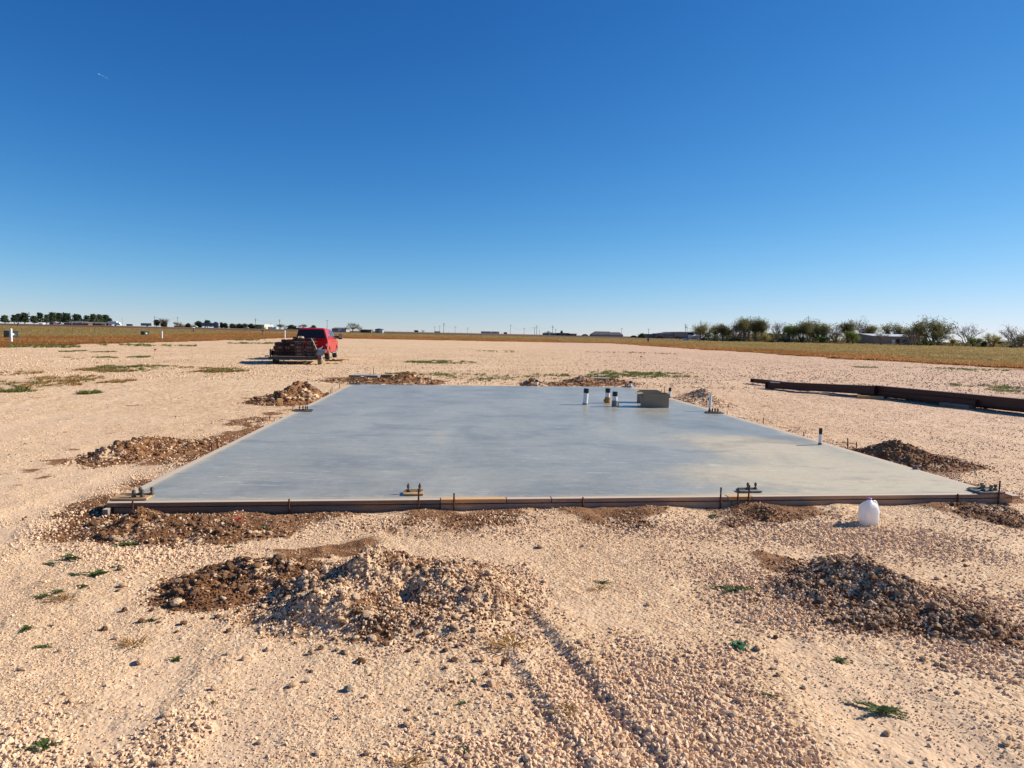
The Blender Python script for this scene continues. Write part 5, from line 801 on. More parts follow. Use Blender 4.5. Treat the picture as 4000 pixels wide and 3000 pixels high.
# buildings
def W_(name, c, r=.7): return flat(name, c, r, .25, 0, .1, .5)
M_WIN = flat('window_glass', (.03, .035, .04), .1, .5, 0, .1)
def building(name, label, cat, px0, px1, D, top, eave, wall, roof, depth=9., wins=(), doors=(), hip=0., gable=False, overhang=.4, base=0., winc=None, doorc=None, extra=None, flatroof=False, shrink=0.):
    pm = (px0+px1)/2; x, y, z = far(pm, D); w = (px1-px0)*D*K; he = (hy(pm)-eave)*D*K+(H-z); ht = (hy(pm)-top)*D*K+(H-z); t_ = thing(name, label, cat, (x, y, z)); L, R = -w/2, w/2
    MB().box((0, depth/2, he/2-.2), (w, depth, he+.4)).build('wall', wall, t_); o = overhang
    if flatroof: rf = MB().box((0, depth/2, he+(ht-he)/2), (w+2*o, depth+2*o, max(.15, ht-he))).build('roof', roof, t_)
    elif gable: rf = MB().add([(L-o, -o, he), (L-o, depth+o, he), (R+o, -o, he), (R+o, depth+o, he), (0, -o, ht), (0, depth+o, ht)], [(0, 4, 5, 1), (4, 2, 3, 5), (0, 2, 4), (1, 5, 3), (0, 1, 3, 2)]).build('roof', roof, t_)
    else: rf = MB().add([(L-o, -o, he), (R+o, -o, he), (R+o, depth+o, he), (L-o, depth+o, he), (L-o+hip, depth/2, ht), (R+o-hip, depth/2, ht)], [(0, 1, 5, 4), (2, 3, 4, 5), (1, 2, 5), (3, 0, 4), (0, 3, 2, 1)]).build('roof', roof, t_)
    for a, zz, ww, hh in wins:
        f = MB().box((L+w*a, -.03, zz), (ww+.2, .1, hh+.2)).build('window', winc or M_WHITE, t_); MB().box((L+w*a, -.09, zz), (ww, .04, hh)).build('pane', M_WIN, f)
    for a, ww, hh in doors: MB().box((L+w*a, -.04, hh/2), (ww, .1, hh)).build('door', doorc or M_WHITE, t_)
    if extra: extra(t_, w, he, ht, L, R)
    return t_
M_WHITE = W_('white_paint', (.75, .75, .72)); M_BRICK = W_('red_brown_brick', (.17, .085, .06)); M_SHING = W_('grey_shingle', (.16, .145, .13)); M_BSHING = W_('brown_shingle', (.12, .09, .075)); M_TAN = W_('tan_metal', (.36, .29, .225)); M_PINKM = W_('pinkish_metal', (.34, .22, .17)); M_LTROOF = W_('pale_metal_roof', (.62, .64, .62), .45); M_CREAM = W_('cream_metal', (.62, .56, .38)); M_TEAL = W_('teal_siding', (.16, .26, .24)); M_DK = W_('dark_interior', (.03, .028, .026)); M_GREY = W_('grey_siding', (.34, .34, .34)); M_OLD = W_('weathered_shed_board', (.2, .15, .12)); M_DKRED = W_('dark_red_paint', (.16, .04, .03))
building('brick_house', 'long low brick ranch house before the row of pines', 'house', 243, 345, 590, 1254, 1262.5, M_BRICK, M_SHING, 12, [(.25, 1.5, 1.6, 1), (.5, 1.5, 1.2, 1), (.72, 1.5, 1.6, 1)], [(.38, 1, 2.1)], hip=7)
building('brick_house_wing', 'lower right wing of the long brick ranch house', 'house', 328.5, 411, 597, 1257.5, 1263.5, M_BRICK, M_SHING, 10, [(.2, 1.5, 1.2, 1), (.5, 1.5, 1.6, 1)], [], hip=3, extra=lambda t_, w, he, ht, L, R: MB().box((R-1.6, -.05, he/2), (3.0, .1, he)).build('pale_brick_panel', W_('pale_brick', (.4, .28, .21)), t_))
building('shed', 'small white shed left of the brick house', 'shed', 151, 167, 590, 1260, 1262.5, M_WHITE, M_WHITE, 3, overhang=.2); building('shed', 'brown shed with a pale door beside the brick house', 'shed', 193, 220, 585, 1256, 1260.5, M_BRICK, M_TAN, 5, [(.3, 1.5, 1, .8)], [(.75, 2.2, 2.4)], gable=True)
building('farmhouse', 'pale roofed farmhouse between trees left of the lettered trailer', 'house', 680, 762, 655, 1267, 1273, M_GREY, M_TAN, 10, [(.3, 1.6, 1.5, 1), (.6, 1.6, 1.5, 1)], [(.45, 1, 2.1)], hip=2)
building('warehouse', 'cream warehouse with a flat roof behind the clipped trees', 'warehouse', 915, 1033, 700, 1267, 1269.5, M_CREAM, M_WHITE, 25, [(.93, 3, 1.5, 1.2)], [(.6, 4, 4)], flatroof=True, overhang=.1)
building('shed', 'pale house roof left of the pickup among trees', 'house', 1130, 1185, 680, 1276, 1280, M_GREY, M_WHITE, 8, hip=2); building('farmhouse', 'grey farmhouse with brown roof behind the pickup mirror', 'house', 1296, 1352, 420, 1279.5, 1285, M_GREY, M_BSHING, 9, [(.3, 1.3, 1.1, .9), (.7, 1.3, 1.1, .9)], [(.5, .9, 1.9)], hip=1)
building('shed', 'dark open fronted animal shed right of the spiky tree', 'shed', 1407, 1450, 410, 1287, 1288.5, M_OLD, M_SHING, 5, [], [(.2, 2.2, 1.1), (.5, 2.2, 1.1), (.82, 2.2, 1.1)], flatroof=True, doorc=M_DK); building('shed', 'little white walled hut with dark roof on the plain', 'shed', 1465, 1494, 415, 1283, 1286.5, M_GREY, M_SHING, 4.5, [(.3, 1.1, .7, .6)], [], gable=True, extra=lambda t_, w, he, ht, L, R: MB().box((R-.9, -.05, he/2), (1.8, .1, he)).build('white_end', M_WHITE, t_))
building('mobile_home', 'long white mobile home on the horizon', 'mobile home', 1879, 1950, 640, 1294.5, 1296, M_GREY, M_WHITE, 5, [(.15, 1.4, 1, .8), (.4, 1.4, 1, .8), (.8, 1.4, 1.6, .8)], [(.55, .9, 1.9)], flatroof=True, overhang=.2); building('shed', 'tiny dark barn right of the mobile home', 'shed', 1967, 1981, 620, 1297, 1299, M_DKRED, M_DK, 3, gable=True, overhang=.1)
building('tank_shed', 'black box shed with a white roof alone on the plain', 'shed', 1618, 1633, 600, 1289.5, 1291, M_DK, M_WHITE, 3, flatroof=True); building('shed', 'flat black stock shed between two poles', 'shed', 1697, 1718, 600, 1294.5, 1295.5, M_DK, M_DK, 3, flatroof=True)
building('teal_house', 'low teal house under the pale yellow tree', 'house', 2121, 2178, 500, 1299.5, 1302, M_TEAL, M_SHING, 8, [(.3, 1.2, 1, .8), (.6, 1.2, 1, .8)], [(.45, .9, 1.9)], hip=1.5); building('shed', 'long open shed with a pale flat roof full of machinery', 'shed', 2178, 2222, 497, 1300.5, 1301.5, M_DK, M_LTROOF, 6, [], [(.3, 3, 1.4), (.7, 3, 1.4)], flatroof=True, doorc=M_OLD); building('shed', 'lower rusty shed right of the long pale roofed shed', 'shed', 2222, 2252, 495, 1303, 1304.5, M_OLD, M_SHING, 5, [], [(.3, 2.4, 1.4)], flatroof=True, doorc=M_DK)
building('brown_house', 'large brown hip roofed house behind a pale fence on the horizon', 'house', 2312, 2402, 500, 1294.5, 1308.5, M_TAN, M_BSHING, 14, [(.3, 1.2, 1, .8), (.7, 1.2, 1, .8)], hip=3.5); building('brown_house_wing', 'lower right wing of the large brown roofed house', 'house', 2385, 2433, 503, 1297.5, 1308.5, M_TAN, M_BSHING, 12, hip=2)
x, y, z = far(2375, 488); fnc = thing('board_fence', 'pale board fence before the large brown roofed house', 'fence', (x, y, z))
for i in range(18): MB().box((-10.2+i*1.2, 0, .65), (1.16, .06, 1.3)).build('board', M_GREY, fnc)
building('metal_barn', 'low pinkish metal barn left in the yard of sheds', 'barn', 2522, 2566, 445, 1304.5, 1305.5, M_PINKM, M_PINKM, 12, flatroof=True, overhang=.05); building('metal_barn', 'gabled pinkish metal barn with a pale roof', 'barn', 2564, 2630, 440, 1298, 1303, M_PINKM, M_LTROOF, 14, [(.85, 1.8, 1, 1)], [(.3, 3, 3)], gable=True, doorc=M_TAN)
def opn(t_, w, he, ht, L, R): MB().box((R-2.6, -.06, he*.5), (5.1, .1, he*.95)).build('open_bay', M_DK, t_); MB().box((L+w*.2, -.06, he*.45), (1.8, .1, he*.7)).build('dark_doorway', M_DK, t_)
building('metal_barn', 'tallest tan metal warehouse with a dark open bay on its right', 'barn', 2606, 2711, 455, 1295.5, 1297.5, M_TAN, M_WHITE, 16, gable=True, extra=opn, overhang=.15)
building('shed', 'little pale shed with a white gable roof at the left end of the windbreak', 'shed', 2711, 2738, 345, 1307, 1313, M_TAN, M_WHITE, 5, gable=True, overhang=.15); building('barn', 'pink roofed barn seen through the tall clump of trees', 'barn', 2862, 2975, 390, 1303, 1316, M_OLD, M_PINKM, 12, [], [(.5, 4, 2)], doorc=M_DK); building('barn', 'open barn with a long pale roof behind the dark tractor', 'barn', 2993, 3085, 370, 1303.5, 1306, M_OLD, M_LTROOF, 9, [], [(.3, 6, 2.2), (.7, 6, 2.2)], flatroof=True, doorc=M_DK)
x, y, z = far(3412, 300); mbld = thing('metal_building', 'long tan metal building with a pale roof behind the field on the right', 'metal building', (x, y, z)); Lx = 206*300*K; he = (hy(3500)-1314)*300*K+H-z; hr = he+.95; ax = Vector((-67*300*K, 9., 0)); ex = Vector((Lx, 1.5, 0)); O3 = Vector((0, 0, 0))
def q3(a, b, zz): return tuple(O3+ax*a+ex*b+Vector((0, 0, zz)))
MB().add([q3(0, 0, -.3), q3(0, 1, -.3), q3(1, 1, -.3), q3(1, 0, -.3), q3(0, 0, he), q3(0, 1, he), q3(1, 1, he), q3(1, 0, he), q3(.5, 0, hr-.05), q3(.5, 1, hr-.05)], [(0, 1, 5, 4), (2, 3, 7, 6), (3, 0, 4, 8, 7), (1, 2, 6, 9, 5), (3, 2, 1, 0)]).build('wall', M_TAN, mbld)
MB().add([q3(-.03, -.01, he+.0), q3(-.03, 1.01, he+.0), q3(.5, 1.01, hr+.05), q3(.5, -.01, hr+.05), q3(1.03, 1.01, he), q3(1.03, -.01, he)], [(0, 1, 2, 3), (3, 2, 4, 5)]).build('roof', M_LTROOF, mbld)
for i in range(28): p = q3(0, (i+.5)/28, he/2); MB().box((p[0], p[1]-.03, he/2), (.05, .06, he)).build('wall_rib', M_TAN, mbld)
p = q3(0, .39, 0); MB().box((p[0], p[1]-.06, 1.15), (1.35, .1, 2.3)).build('door', M_WHITE, mbld); p = q3(0, .475, 0); f = MB().box((p[0], p[1]-.06, 1.5), (1.7, .1, 2.4)).build('window', M_OLD, mbld); MB().box((p[0], p[1]-.13, 1.5), (1.4, .04, 2.1)).build('pane', M_WIN, f)
building('barn', 'dark maroon barn roof showing above the right half of the metal building', 'barn', 3535, 3622, 330, 1299, 1306, M_DKRED, M_DKRED, 8, hip=1); building('house', 'dark roofed house far off at the right edge', 'house', 3908, 3966, 420, 1329, 1335, M_DK, M_SHING, 8, hip=1)
# vehicles and gear in the yards
def rig(name, label, cat, px, D, parts, rz=0.):
    x, y, z = far(px, D); t_ = thing(name, label, cat, (x, y, z), rz)
    for nm, m, fn in parts: mb = MB(); fn(mb); mb.build(nm, m, t_)
    return t_
def cyl(mb, x, y, r, w=.3): mb.tube((x, y-w/2, r), (x, y+w/2, r), r, None, 14)
def semi(px0, px1, D, h0, label, m, txt=None, cabm=None, name='semi_trailer'):
    w = (px1-px0)*D*K; t_ = rig(name, label, 'semi trailer', (px0+px1)/2, D, [('box_body', m, lambda mb: mb.box((0, 1.3, 1.25+h0/2), (w, 2.5, h0))), ('landing_leg', M_DK, lambda mb: mb.box((-w*.3, 1.3, .6), (.3, 1.8, 1.2)).box((w*.38, 1.3, .95), (w*.2, 2, .5)))])
    for a in (.32, .42): t2 = MB(); cyl(t2, w*a, .2, .5); t2.build('wheel', M_TYRE, t_)
    if txt:
        fc = bpy.data.curves.new('lettering', 'FONT'); fc.body = txt; fc.size = h0*1.05; fc.align_x = 'CENTER'; fc.align_y = 'CENTER'; fc.extrude = .01; fc.offset = .04; o = link('lettering', fc, M_NAVY, t_, (-w*.08, -.0, 1.25+h0/2)); o.rotation_euler = (math.pi/2, 0, 0)
    if cabm: MB().box((w/2+1.2, 1.3, 1.7), (2.2, 2.3, 2.4)).box((w/2+2.6, 1.3, 1.1), (1.4, 2.1, 1.2)).build('cab', cabm, t_)
    return t_
M_NAVY = W_('navy_print', (.02, .03, .06)); M_TRGREY = W_('greyed_trailer_side', (.26, .27, .29))
semi(785, 854, 610, 3.0, 'old grey semi trailer lettered ROADWAY among trees', M_TRGREY, 'ROADWAY'); semi(421, 455, 600, 2.6, 'white semi trailer parked right of the brick house', M_WHITE, None, M_WHITE)
def camper(mb, w=9.5): mb.box((0, 1.2, 1.6), (w, 2.4, 2.2)).box((0, 1.2, 2.76), (w*.9, 2.2, .1))
rig('camper', 'grey camper trailer between the white semi trailer and the cone evergreen', 'camper', 571, 600, [('body', M_GREY, camper), ('window', M_WIN, lambda mb: mb.box((-2, -.03, 1.9), (1.6, .06, .7)).box((2, -.03, 1.9), (1.2, .06, .7))), ('roof_unit', M_WHITE, lambda mb: mb.box((0, 1.2, 2.95), (1, 1, .3))), ('wheel', M_TYRE, lambda mb: (cyl(mb, .5, .1, .38), cyl(mb, 1.4, .1, .38)))])
rig('container', 'small black container right of the utility pole on the left', 'container', 504, 600, [('body', M_DK, lambda mb: mb.box((0, 1, .9), (4.6, 2, 1.5))), ('roof', M_TAN, lambda mb: mb.box((0, 1, 1.69), (4.7, 2.1, .08))), ('door', M_OLD, lambda mb: mb.box((1.2, -.03, .9), (1.2, .06, 1.3)))])
rig('pickup_truck', 'pale blue old pickup parked beside the brick house', 'pickup truck', 233, 575, [('body', W_('pale_blue_paint', (.4, .48, .55)), lambda mb: mb.box((0, .9, .8), (4.6, 1.8, .7)).box((.3, .9, 1.4), (1.7, 1.6, .6))), ('window', M_WIN, lambda mb: mb.box((.3, -.0+.08, 1.42), (1.3, .06, .4))), ('wheel', M_TYRE, lambda mb: (cyl(mb, -1.4, .1, .38), cyl(mb, 1.4, .1, .38)))])
for px, r, lab in ((1052, 2.0, 'left one of three white tanks beside the cream warehouse'), (1062, 1.8, 'middle one of three white tanks beside the cream warehouse'), (1074, 1.7, 'right one of three white tanks beside the cream warehouse')): rig('storage_tank', lab, 'tank', px, 640, [('shell', M_WHITE, lambda mb: mb.lathe([(r, 0), (r, 1.9), (r*.6, 2.3), (.1, 2.45)], 14, (0, r, 0))), ('hatch', M_GREY, lambda mb: mb.lathe([(.3, 2.3), (.3, 2.65)], 8, (0, r, 0)))])
rig('sign_board', 'blank white sign board standing left of the pickup mirror', 'sign', 1327, 400, [('panel', M_WHITE, lambda mb: mb.box((0, 0, 1.35), (1.65, .06, 1.5))), ('post', M_DK, lambda mb: mb.box((-.75, .06, .7), (.1, .1, 1.4)).box((.75, .06, .7), (.1, .1, 1.4)))])
M_TRAC = W_('dark_green_paint', (.02, .035, .028)); 
rig('tractor', 'dark cab tractor parked under the spreading bare tree', 'tractor', 3068, 292, [('engine_hood', M_TRAC, lambda mb: mb.box((-1.6, 1, 1.25), (2.0, .8, .8)).tube((-1.5, 1, 1.6), (-1.5, 1, 2.5), .06)), ('cab', M_TRAC, lambda mb: mb.box((.3, 1, 2.85), (1.9, 1.8, .14)).box((-.55, .2, 2.1), (.1, .1, 1.5)).box((1.15, .2, 2.1), (.1, .1, 1.5)).box((-.55, 1.8, 2.1), (.1, .1, 1.5)).box((1.15, 1.8, 2.1), (.1, .1, 1.5)).box((.3, 1, 1.2), (1.8, 1.6, .7))), ('cab_glass', M_WIN, lambda mb: mb.box((.3, 1, 2.15), (1.5, 1.5, 1.2))), ('rear_wheel', M_TYRE, lambda mb: cyl(mb, 1.1, .1, .95, .5)), ('rear_wheel', M_TYRE, lambda mb: cyl(mb, 1.1, 1.9, .95, .5)), ('front_wheel', M_DUSTY, lambda mb: cyl(mb, -2.0, .2, .6, .4)), ('front_wheel', M_DUSTY, lambda mb: cyl(mb, -2.0, 1.8, .6, .4))])
rig('disc_harrow', 'rusty disc harrow lying left of the dark tractor', 'harrow', 3010, 290, [('frame', M_RUST, lambda mb: mb.box((0, 0, .9), (2.4, .12, .12), 0, 0, -.3).box((0, 1, .7), (2.2, .12, .12)).box((0, .5, .8), (.12, 1.4, .12)))]+[('disc', M_RUST, (lambda k: lambda mb: mb.tube((-1+k*.4, -.1, .45), (-1+k*.4, .0, .45), .42, .36, 12))(k)) for k in range(6)])
rig('flat_trailer', 'dark pipe trailer standing left before the tall clump', 'trailer', 2820, 292, [('bed', M_DK, lambda mb: mb.box((0, 1, .75), (6.6, 2, .3)).box((-3, 1, .6), (.5, 2, .6))), ('load', M_GREY, lambda mb: mb.tube((-2.8, .5, .98), (3.1, .5, .98), .1).tube((-2.8, .9, .98), (3.1, .9, .98), .1)), ('wheel', M_TYRE, lambda mb: (cyl(mb, 1.4, 0, .35), cyl(mb, -2.2, 0, .35)))])
def car(mb): mb.loft([[(x_, y_, z_) for x_, z_ in ((-2.2, .35), (-2.2, .8), (-1.5, .9), (-.9, 1.4), (.7, 1.45), (1.5, .95), (2.2, .85), (2.2, .35))] for y_ in (0, 1.7)])
for px, D, c, nm, lab in ((2862, 300, M_DK, 'parked_car', 'dark car parked in shade left of the tall clump'), (2888, 300, M_DK, 'parked_car', 'second dark car among the trunks of the tall clump'), (2578, 400, M_DKRED, 'parked_car', 'small red farm vehicle before the gabled pinkish barn'), (2476, 420, M_DK, 'parked_car', 'dark farm machine left of the cedar bush'), (2205, 485, M_OLD, 'parked_car', 'rusty vehicle before the long pale roofed shed'), (2240, 480, M_TAN, 'parked_car', 'tan vehicle at the rusty shed'), (2285, 480, M_DK, 'parked_car', 'low dark vehicle left of the brown roofed house'), (3975, 400, M_WHITE, 'parked_car', 'white car behind the bare tree at the right edge'), (2650, 400, M_DK, 'parked_car', 'dark junk vehicle before the tan warehouse'), (2665, 380, M_OLD, 'parked_car', 'rusty junk vehicle right of the dark one'), (2745, 320, M_WHITE, 'parked_car', 'pale car behind the trunks of the leftmost olive tree'), (2792, 330, M_TAN, 'parked_car', 'cream car seen between thin trunks'), (3547, 285, M_GREY, 'parked_car', 'small pale vehicle before the right half of the metal wall'), (845, 590, M_DK, 'parked_car', 'dark car at the right end of the lettered trailer'), (960, 600, M_GREY, 'parked_car', 'pale car under the clipped trees'), (1430, 395, M_DK, 'parked_car', 'dark vehicle before the animal shed'), (760, 600, M_WHITE, 'parked_car', 'white car between the farmhouse and the lettered trailer')):
    rig(nm, lab, 'car', px, D, [('body', c, car), ('window', M_WIN, lambda mb: mb.box((-.1, -.02, 1.15), (1.7, .04, .32))), ('wheel', M_TYRE, lambda mb: (cyl(mb, -1.4, 0, .33), cyl(mb, 1.4, 0, .33)))])
rig('water_tote', 'pair of white plastic tanks in the field before the tan warehouse', 'tank', 2679, 300, [('tank', M_WHITE, lambda mb: mb.box((-.55, 0, .6), (1.1, 1.1, 1.2))), ('tank', W_('yellowed_plastic', (.55, .5, .38)), lambda mb: mb.box((.65, 0, .6), (1.15, 1.1, 1.2)))]); rig('white_trailer', 'white box trailer inside the dark open bay', 'trailer', 2694, 440, [('body', M_WHITE, lambda mb: mb.box((0, 0, 1.4), (1.7, 2, 2.2))), ('wheel', M_TYRE, lambda mb: cyl(mb, .3, -1, .35))])
# utility poles
M_POLE = flat('pole_wood', (.14, .11, .09), .9, .1, 0, .2, 2); M_POLEL = flat('pale_pole', (.42, .4, .38), .8, .1, 0, .15, 2)
def upole(px, top, D, label, m=M_POLE, arm=1, tf=False, r=.16):
    x, y, z = far(px, D); h = (hy(px)-top)*D*K+(H-z); t_ = thing('utility_pole', label, 'utility pole', (x, y, z), 0, 'utility poles along the far roads'); MB().tube((0, 0, -.3), (0, 0, h), r*1.2, r*.8, 8).build('pole', m, t_)
    if arm: MB().box((0, 0, h*.93), (2.4 if arm == 1 else 6., .16, .16)).build('crossarm', m, t_)
    if tf: MB().lathe([(.28, 0), (.28, .9), (.2, 1.0)], 10, (.42, 0, h*.72)).build('transformer', M_GREY, t_)
    MB().tube((0, 0, h), (0, 0, h+.35), .05).build('insulator', M_GREY, t_); return (x, y, z+h)
PL = [(424, 1233, 620, 'utility pole among the last pines of the dark row'), (478, 1241, 600, 'bare pole between the white semi trailer and the black container'), (605, 1236, 620, 'utility pole behind the cone shaped evergreen'), (694, 1239, 620, 'utility pole above the pale roofed farmhouse'), (998, 1244, 620, 'utility pole with transformer above the cream warehouse'), (1058, 1262, 620, 'short pole at the white tanks'), (1079, 1264, 620, 'short pole right of the white tanks'), (1092, 1248, 600, 'tall pole above the reddish tree left of the pickup'), (1278, 1250, 600, 'utility pole rising behind the pickup roof'),
      (1698, 1276, 620, 'first pole from the left at the flat black stock shed'), (1717, 1273, 620, 'pole at the right end of the flat black stock shed'), (1733, 1262, 600, 'tallest pole right of the flat black stock shed'), (1778, 1275, 640, 'short pole between the tallest one and the mobile home'), (1827, 1280, 640, 'shortest pole left of the mobile home'), (1994, 1269, 600, 'tall pale pole right of the tiny dark barn'), (2047, 1281, 640, 'short pole in the gap before the double armed pole'), (2088, 1279, 620, 'double armed pole in the middle of the horizon'), (2096, 1271, 600, 'tall pole touching the double armed one'), (2107, 1286, 640, 'short pole left of the teal house'), (2158, 1272, 600, 'pole with transformer above the teal house'), (2170, 1286, 620, 'short pole right of the one above the teal house'),
      (2428, 1282, 600, 'pole over the right end of the brown roofed house'), (2533, 1284, 560, 'pole above the low pinkish barn'), (2676, 1266, 440, 'leaning pole with transformer before the tan warehouse'), (2683, 1275, 440, 'pale pole beside the transformer pole'), (2735, 1252, 320, 'tall pole at the left end of the windbreak'), (3153, 1235, 330, 'tall dark pole rising from the broad olive trees'), (3408, 1276, 360, 'pole behind the olive trees over the metal roof'), (3917, 1325, 520, 'tiny pole on the horizon near the right edge')]
pp_ = {}
for px, tp, D, lb in PL: pp_[px] = upole(px, tp, D, lb, M_POLEL if px in (478, 1079, 1698, 1717, 1994, 2107, 2047, 2683, 1778, 1827) else M_POLE, 2 if px == 2088 else (0 if px in (478, 1079, 2107, 2683, 2735, 1058) else 1), px in (998, 1733, 2158, 2676, 1092), .16 if D > 400 else .13)
for i, (a, b) in enumerate(((1733, 1778), (1778, 1827), (1994, 2047), (2047, 2088), (2096, 2158), (998, 1092), (605, 694), (2683, 2735))):
    A, B = Vector(pp_[a]), Vector(pp_[b]); pts = [A.lerp(B, k/8)-Vector((0, 0, 1+1.6*math.sin(math.pi*k/8))) for k in range(9)]; tag(MB().path([tuple(p) for p in pts], .03, 3).build('power_line', M_DK), 'sagging power line %s' % ['right of the tallest middle pole', 'running left to the mobile home', 'from the tall pale pole rightwards', 'reaching the double armed pole', 'leading to the pole above the teal house', 'from the cream warehouse to the reddish tree', 'behind the cone shaped evergreen', 'from the pale pole to the windbreak'][i], 'power line')
# fences
def fence(name, label, A, B, step, ph, pr, m, nw, wz, lean=0):
    A, B = np.array(A), np.array(B); L = np.linalg.norm(B-A); n = int(L/step); t_ = thing(name, label, 'fence', (A[0], A[1], 0)); P_ = [A+(B-A)*i/n for i in range(n+1)]
    for i, p in enumerate(P_):
        z = float(terrain(p[0], p[1])); q = random.Random(i); l_ = q.uniform(-lean, lean); MB().tube((p[0]-A[0], p[1]-A[1], z-.1), (p[0]-A[0]+l_, p[1]-A[1], z+ph*q.uniform(.92, 1.06)), pr, pr*.9, 6).build('post', m, t_)
    for k in range(nw): MB().path([(p[0]-A[0], p[1]-A[1], float(terrain(p[0], p[1]))+wz*(k+1)/nw) for p in P_[::2]], .012, 3).build('wire', M_RUST, t_)
    return t_
fence('wire_fence', 'wire fence on thin dark posts crossing the field on the left', (-122, 140), (-118, 330), 9.2, 1.42, .06, M_POLE, 4, 1.25, .12); fence('wire_fence', 'low wire fence on posts beyond the field in the middle', far(1330, 360)[:2], far(1960, 520)[:2], 14, 1.5, .07, M_POLE, 2, 1.2, .2)
a_ = far(3330, 262)[:2]; b_ = far(4060, 238)[:2]; fence('post_fence', 'fence of thick dark wooden posts before the metal building and bare trees', a_, b_, 6.6, 1.5, .13, M_POLE, 3, 1.2, .3)
# things standing in the left field
def marker(px, pyb, top, D, r, label):
    x, y, z = far(px, D); h = (hy(px)-top)*D*K+(H-z); t_ = thing('marker_post', label, 'marker post', (x, y, z), 0, 'white plastic marker posts at the lot edge'); MB().lathe([(r, -.1), (r, h-.05), (r*.8, h)], 12).build('tube', M_PVC, t_); MB().lathe([(r*1.06, h-.07), (r*1.06, h-.03), (r*.85, h+.012)], 12).build('cap', M_PVC, t_)
marker(42, 1343, 1284, 70, .115, 'thickest white marker post at the far left before the transformer'); marker(632, 1327, 1294, 112, .12, 'white marker post right of the smaller transformer'); marker(1113, 1312, 1290, 165, .13, 'slim white marker post just left of the pickup')
def transf(px, D, w, h, label):
    x, y, z = far(px, D); t_ = thing('transformer_box', label, 'transformer', (x, y, z), -.5); MG = flat('dark_green_enamel', (.018, .04, .03), .5, .4, 0, .15)
    MB().box((0, 0, .06), (w*1.15, w*1.05, .12)).build('concrete_pad', M_SLABG, t_); MB().box((0, 0, h*.5+.1), (w, w*.85, h-.1)).build('cabinet', MG, t_, bevel=.02); MB().box((0, 0, h+.08), (w*1.04, w*.9, .07)).build('lid', MG, t_, bevel=.01); MB().box((w*.5+.005, -.1, h*.62), (.01, .35, .28)).build('warning_label', M_WHITE, t_); MB().box((w*.5+.01, .25, h*.5), (.03, .04, .3)).build('handle', M_GREY, t_)
transf(42, 99, 1.45, 1.02, 'dark green transformer box on a pad behind the left white post'); transf(566, 162, 1.45, 1.0, 'smaller looking green transformer box left of a white post')
rig('mail_post', 'dark post carrying a flat white lid in the left field', 'post', 755, 240, [('post', M_DK, lambda mb: mb.box((0, 0, .9), (.22, .22, 1.9))), ('lid', M_WHITE, lambda mb: mb.lathe([(.62, 1.86), (.6, 1.95), (.3, 2.08)], 12))]); rig('water_pump', 'dark hand pump with a weed round it in the field left of the pickup', 'pump', 1026, 215, [('column', M_OLD, lambda mb: mb.box((.1, 0, .75), (.22, .22, 1.5))), ('pump_head', M_DK, lambda mb: mb.box((0, 0, 1.5), (.8, .3, .2))), ('base', M_DK, lambda mb: mb.lathe([(.5, 0), (.35, .4), (.1, .5)], 10, (-.3, 0, 0)))]); rig('old_post', 'short dark post standing below the first pines', 'post', 70, 330, [('post', M_DK, lambda mb: mb.box((0, 0, .8), (.3, .3, 1.7))), ('cap', M_DK, lambda mb: mb.box((0, 0, 1.68), (.36, .36, .08)))])
for px, py, c, lab in ((603, 1388, 'o', 'orange survey flag on the lot left of the trailer'), (2501, 1414, 'o', 'orange survey flag on bare gravel behind the slab'), (2700, 1361, 'w', 'pale pink flag at the edge of the right field'), (3466, 1400, 'w', 'pair of pale flags by the right field edge'), (3860, 1421, 'w', 'pale flag in the rusty grass at the far right')):
    x, y = P(px, py); t_ = thing('survey_flag', lab, 'flag', (x, y, float(terrain(x, y)))); MB().tube((0, 0, 0), (0, 0, .45), .008, None, 5).build('wire_stem', M_IRON, t_); MB().box((.07, 0, .4), (.14, .012, .11)).build('flag', flat('orange_flag', (.8, .1, .03), .6) if c == 'o' else flat('pale_flag', (.8, .45, .4), .6), t_)
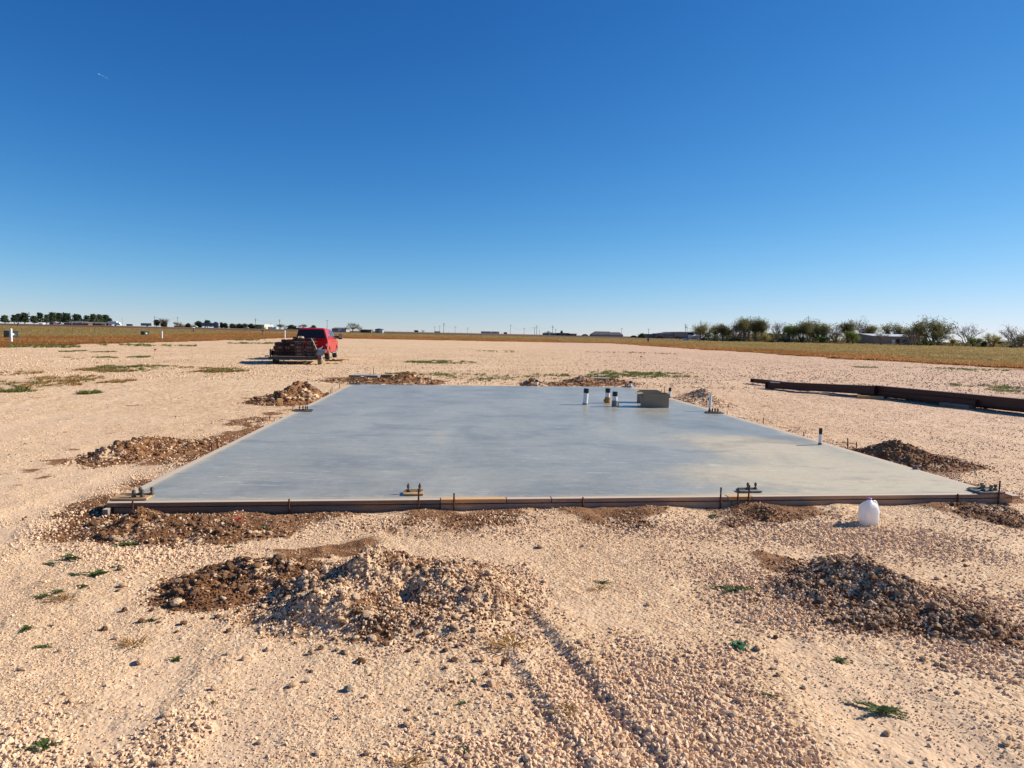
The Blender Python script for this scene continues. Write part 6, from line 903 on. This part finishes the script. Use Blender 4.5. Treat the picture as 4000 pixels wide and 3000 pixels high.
# person far off in the field
x, y, z = far(2532, 205); JX = [((0, 0, .92), .15), ((0, 0, 1.15), .15), ((0, 0, 1.38), .17), ((0, 0, 1.50), .07), ((0, -.01, 1.60), .095), ((0, -.01, 1.70), .085), ((.1, 0, .88), .105), ((.11, .05, .48), .07), ((.12, .12, .08), .05), ((.12, .0, .04), .045), ((-.1, 0, .88), .105), ((-.11, -.08, .5), .07), ((-.12, -.12, .08), .05), ((-.12, -.24, .04), .045), ((.2, 0, 1.38), .075), ((.27, .02, 1.12), .055), ((.22, -.1, .92), .045), ((.2, -.14, .86), .04), ((-.2, 0, 1.38), .075), ((-.27, .02, 1.12), .055), ((-.22, -.1, .92), .045), ((-.2, -.14, .86), .04)]
ED = [(0, 1), (1, 2), (2, 3), (3, 4), (4, 5), (0, 6), (6, 7), (7, 8), (8, 9), (0, 10), (10, 11), (11, 12), (12, 13), (2, 14), (14, 15), (15, 16), (16, 17), (2, 18), (18, 19), (19, 20), (20, 21)]
pr_ = thing('person', 'tiny distant person in dark clothes walking in the dry grass', 'person', (x, y, z)); me = bpy.data.meshes.new('body'); me.from_pydata([j[0] for j in JX], ED, []); o = link('body', me, flat('dark_clothes', (.02, .02, .028), .9), pr_); sm = o.modifiers.new('skin', 'SKIN')
for i, (p, r) in enumerate(JX): me.skin_vertices[0].data[i].radius = (r, r*.8)
me.skin_vertices[0].data[0].use_root = True; o.modifiers.new('sub', 'SUBSURF').levels = 1; MB().lathe([(.1, 1.66), (.105, 1.72), (.08, 1.8), (.03, 1.82)], 10, (0, 0, 0)).box((0, -.1, 1.69), (.14, .1, .02)).build('cap', flat('dark_clothes', (.02, .02, .028)), pr_)
# contrail high up
def skyp(px, py, hh): d = Fv*FPX+Rv*(px-2000)+Uv*(1500-py); return Vector(d*((hh-H)/d[2]))
m, t, b = nt('contrail_ice', .9, 0); b.inputs['Base Color'].default_value = (1, 1, 1, 1); a0, a1, a2 = skyp(383, 287, 10000), skyp(390, 291, 10000), skyp(430, 311, 10000)
tag(MB().tube(a0, a1, 3, 6, 6).tube(a1, a2, 2, .4, 6).build('contrail', m), 'short white contrail high in the blue sky at upper left', 'contrail')
